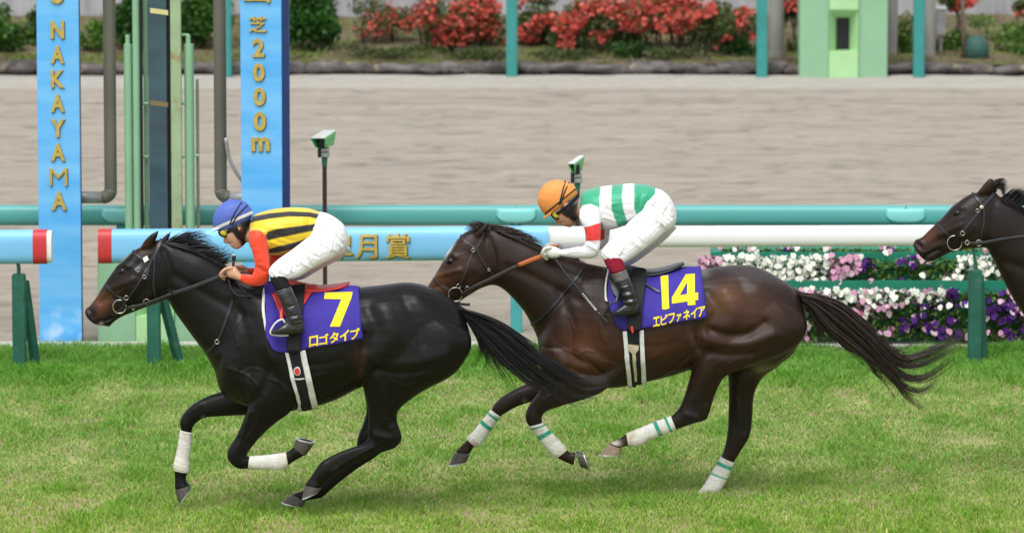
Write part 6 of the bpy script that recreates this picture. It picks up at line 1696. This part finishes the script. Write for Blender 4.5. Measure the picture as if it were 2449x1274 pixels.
J2 = dict(Y=35.25, base=(1500, 645), label='jockey in green and white hoops with orange cap, riding number 14', skin=(0.50, 0.27, 0.17),
  torso=[(1390,462,1384,500,.075),(1400,456,1388,516,.13),(1418,451,1405,537,.175),(1440,447,1432,546,.19),(1480,442,1462,548,.186),(1519,440,1492,538,.172),(1553,444,1515,525,.158),(1578,455,1530,516,.14)],
  arm_near=[(1390,492,1437,496,.055,-.165),(1385,520,1437,524,.056,-.19),(1396,545,1437,546,.051,-.205),(1400,566,1436,569,.047,-.215),(1399,580,1434,594,.044,-.215),(1395,588,1425,614,.042,-.21),(1380,590,1398,618,.037,-.20),(1360,594,1361,615,.033,-.18),(1340,597,1340,612,.028,-.16)],
  arm_far=[(1420,498,1462,503,.055,.165),(1420,540,1460,546,.052,.19),(1416,568,1450,588,.046,.20),(1398,578,1412,602,.042,.19),(1370,583,1372,601,.034,.17),(1346,586,1346,601,.028,.15)],
  pelvis=[(1562,448,1520,522,.15),(1586,457,1535,542,.162),(1604,474,1550,556,.168),(1615,497,1574,560,.160),(1618,515,1594,554,.13),(1616,530,1606,546,.07)],
  thigh_near=thigh2, thigh_far=sh_off(thigh2, 12, 8), shin_near=shin2, shin_far=sh_off(shin2, 14, 4), foot_near=foot2, foot_far=sh_off(foot2, 16, 2),
  face=[(1306,500,1372,448,.066),(1313,510,1380,462,.074),(1320,518,1384,475,.074),(1327,525,1386,486,.070),(1334,531,1386,497,.065),(1342,536,1385,507,.058),(1349,540,1383,515,.050),(1358,543,1380,523,.040),(1366,543,1376,531,.022)],
  nose=[(1322,520,1333,516,.010),(1327,529,1341,523,.014),(1332,537,1347,530,.018),(1339,539,1348,533,.013)],
  neck=[(1365,498,0,.052),(1380,500,0,.055),(1395,498,0,.062),(1412,494,0,.07)],
  ear=[[(1345,486,1360,482,.006,-.074),(1346,493,1361,492,.012,-.078),(1350,500,1358,499,.006,-.076)],[(1345,486,1360,482,.006,.074),(1346,493,1361,492,.012,.078),(1350,500,1358,499,.006,.076)]],
  hands=[dict(palm=[(1342,597,1341,612,.027,-.16),(1328,590,1330,617,.037,-.15),(1314,589,1317,617,.037,-.14),(1305,593,1309,612,.03,-.135)],
              fingers=[[(1320,591,-.172,.0105),(1306,593,-.174,.0105),(1298,602,-.17,.010),(1304,611,-.16,.009)],[(1319,595,-.152,.0105),(1303,598,-.154,.0105),(1296,607,-.15,.010),(1304,616,-.145,.009)],[(1320,602,-.132,.0105),(1304,605,-.132,.0105),(1299,612,-.13,.010),(1307,619,-.126,.009)],[(1322,610,-.112,.010),(1309,612,-.112,.0095),(1304,617,-.11,.009),(1311,621,-.11,.008)],
                       [(1332,597,-.11,.0115),(1320,592,-.10,.011),(1309,593,-.103,.010),(1301,598,-.11,.009)]]),
         dict(palm=[(1346,586,1346,601,.027,.15),(1334,580,1335,602,.036,.14),(1320,580,1323,600,.035,.13),(1313,583,1316,597,.03,.125)],
              fingers=[[(1328,582,.16,.0105),(1314,584,.162,.010),(1306,591,.158,.010),(1311,600,.15,.009)],[(1327,586,.14,.0105),(1312,588,.14,.010),(1304,595,.138,.010),(1310,604,.132,.009)],[(1327,591,.12,.0105),(1313,594,.12,.010),(1306,600,.118,.009),(1311,606,.115,.009)],[(1328,596,.10,.010),(1316,599,.10,.0095),(1310,604,.10,.009),(1315,608,.10,.008)],[(1336,586,.10,.011),(1325,584,.095,.010),(1315,586,.10,.010),(1308,592,.105,.009)]])],
  gloves=[[(1280,575),(1346,575),(1344,630),(1280,630)]],
  face_relief=[([(1341,534),(1349,531)],1.6,-.004),([(1343,538),(1350,536)],2.2,.003),([(1322,521),(1334,514)],5,-.004)],
  hair=[(z2([(300,240),(420,150),(440,200),(430,330),(440,390),(390,395),(330,330),(300,300)]), (0.012, 0.010, 0.010)), (z2([(280,270),(340,220),(420,160),(410,120),(260,250)]), (0.012, 0.010, 0.010))],
  face_paint=[(1353,491,7,8,0,(0.50,0.27,0.19),.95),(1376,478,10,9,-30,(0.32,0.34,0.37),.9),(1362,532,12,8,-40,(0.36,0.23,0.17),.3),(1345,537,4,2,0,(0.40,0.17,0.14),.6),(1385,510,8,12,0,(0.45,0.25,0.17),.6)],
  silk_base=GRN, sleeve=WHT, sleeve_stripes=[(z2([(440,440),(480,438),(610,400),(640,395),(640,530),(600,540),(480,545),(440,545)]), RED2S)],
  stripes=[(z2([(612,90),(698,80),(690,210),(695,300),(720,370),(752,450),(648,470),(610,380),(600,280),(602,200)]), WHT), (z2([(786,80),(872,80),(868,200),(872,290),(900,370),(850,420),(816,390),(785,290),(776,200)]), WHT)],
  sleeve_mask=lambda V, Q: np.maximum(soft_poly(Q, z2([(440,300),(470,265),(530,255),(580,275),(612,305),(614,400),(606,560),(606,690),(260,690),(260,560),(470,560),(470,450),(435,360)]), 1.2) * (V[:, 1] < 35.25 - 0.05), ((V[:, 1] > 35.25 + 0.10) & (Q[:, 1] > 505) & (Q[:, 0] < 1466)) | ((Q[:, 1] > 551) & (V[:, 1] > 35.25))).astype(float),
  silk_relief=[([(1400,500),(1405,530),(1412,560)],4,.003),([(1425,510),(1428,550)],3,-.003),([(1405,575),(1425,585)],4,-.004),([(1400,582),(1425,596)],3,.004),([(1385,600),(1360,603)],3,.003),([(1450,500),(1490,515),(1510,510)],5,-.004),([(1445,520),(1480,530)],4,.004),([(1440,485),(1470,488)],6,.003),([(1535,460),(1528,500)],4,-.004),([(1522,460),(1514,505)],4,.003),([(1545,470),(1552,458)],3,.003)],
  pants_relief=[([(1560,480),(1590,490),(1608,515)],4,.005),([(1555,490),(1580,505),(1598,530)],3,-.005),([(1535,510),(1565,525),(1590,540)],4,.004),([(1550,462),(1542,500),(1525,530)],5,.004),([(1490,560),(1515,578),(1530,590)],4,.004),([(1480,568),(1505,588)],3,-.005),([(1460,590),(1480,606)],4,.005),([(1455,596),(1470,612)],3,-.005),([(1445,604),(1462,618)],3,.004),([(1570,455),(1592,475),(1605,500)],5,.003),([(1590,500),(1606,522)],3,-.005),([(1565,520),(1592,545)],3,.005),([(1540,485),(1525,512),(1500,535)],2.5,.005),([(1536,492),(1518,520)],2.5,-.005),([(1508,550),(1528,570),(1540,584)],2.5,-.005),([(1462,580),(1490,604)],3,.005),([(1448,594),(1466,612)],2.5,-.006),([(1441,600),(1452,614)],2,.006),([(1492,585),(1482,608)],2.5,.005),([(1575,470),(1562,500),(1556,530)],3,-.004),([(1596,485),(1582,515),(1576,540)],3,.004)],
  sock=M['sock_maroon'], boot_relief=[([(1478,690),(1512,684)],3,.004),([(1486,700),(1516,694)],2.5,-.005),([(1489,708),(1519,702)],2.5,.005),([(1490,718),(1524,712)],2.5,-.005),([(1492,724),(1526,720)],3,.004)],
  boot_bands=[(z2([(680,800),(800,755),(830,830),(725,868)]), (0.10, 0.095, 0.085))],
  helmet=[(1312,512,1382,462,.074),(1305,513,1380,458,.084),(1296,506,1378,450,.094),(1286,485,1368,440,.093),(1288,464,1352,433,.080),(1297,447,1336,430,.055),(1308,438,1327,431,.028),(1315,434,1320,432,.006)],
  peak=[[(1326,499,1325,504,.07),(1310,510,1311,516,.064),(1299,519,1302,523,.04)]],
  cap=(0.78, 0.30, 0.075), band_line=((1302,519),(1380,456)), band=(3.0, 7.0, (0.03, 0.012, 0.008)),
  elastics=[[(1352,434),(1346,455),(1341,475),(1338,490)],[(1361,437),(1352,455),(1346,472),(1341,488)]],
  lens=(1329,514,0.024,0.019,0.050), lens_ang=-38, goggle_strap=[(1332,512),(1345,502),(1360,490),(1375,476),(1382,468)],
  chin=[([(1348,500),(1358,512),(1370,522),(1377,525)],.020),([(1338,503),(1346,510),(1358,518)],.012)],
  ink=[z2([(800,440),(815,425),(812,445),(835,425),(850,430)]), z2([(850,420),(862,395),(870,415),(885,390),(905,395),(900,410)]), z2([(885,430),(890,400),(905,385),(918,398),(935,375),(950,378),(962,355),(985,350),(998,335)]), z2([(930,370),(915,345),(925,360)]), z2([(975,410),(990,408),(1000,395)])])
jk2 = make_jockey(J2)

# whips
M['whip'] = mat('whip_black', (0.012, 0.013, 0.015), 0.4, 0.5)
wp1 = thing('riding_whip', 'short black whip held upright in the leading jockey\'s hand', 'whip', W(558, 640, 34.6 - .12))
part('handle', *tube([W(556, 652, 34.6-.14), W(558, 632, 34.6-.14), W(559, 622, 34.6-.14)], [.008, .0085, .010], 10), M['whip'], wp1)
part('knob', *tube([W(559, 622, 34.6-.14), W(559.5, 613, 34.6-.14), W(559.5, 610, 34.6-.14)], [.012, .013, .009], 12), M['whip'], wp1)
part('cap', *tube([W(559.5, 610.5, 34.6-.14), W(559.5, 608.8, 34.6-.14)], [.010, .008], 12), M['swhite'], wp1)
part('shaft', *tube([W(*p, 34.6 + o) for p, o in zip(crom(np.array([(556,652),(560,662),(567,676),(578,690),(590,700)], float), 4), np.linspace(-.14, -.17, 17))], .0045, 8), M['whip'], wp1)
wp2 = thing('riding_whip', 'black whip with white dashes slanting across the number 14 horse\'s shoulder', 'whip', W(1324, 615, 35.25 - .14))
wpts = np.array([(1320,606),(1350,650),(1385,692),(1418,732),(1430,746)], float)
W3 = [W(*p, 35.25 - .16 - .20 * i / 16) for i, p in enumerate(crom(wpts, 4))]
part('shaft', *tube(W3, np.linspace(.0065, .0048, 17), 8), M['whip'], wp2)
part('flap', *tube([W(1428,744,34.89), W(1436,753,34.885), W(1450,770,34.88), W(1456,774,34.88)], [.006, .010, .014, .012], 8, True, (0.4, 1), (0, 1, 0)), M['whip'], wp2)
for i in range(15):
    t = 0.56 + 0.33 * i / 14
    q = np.array([np.interp(t, np.linspace(0, 1, 17), np.array(W3)[:, c]) for c in range(3)]); q2 = np.array([np.interp(t + .009, np.linspace(0, 1, 17), np.array(W3)[:, c]) for c in range(3)])
    part('white_dash', *tube([q, q2], .0066, 8), M['white_web'], wp2)
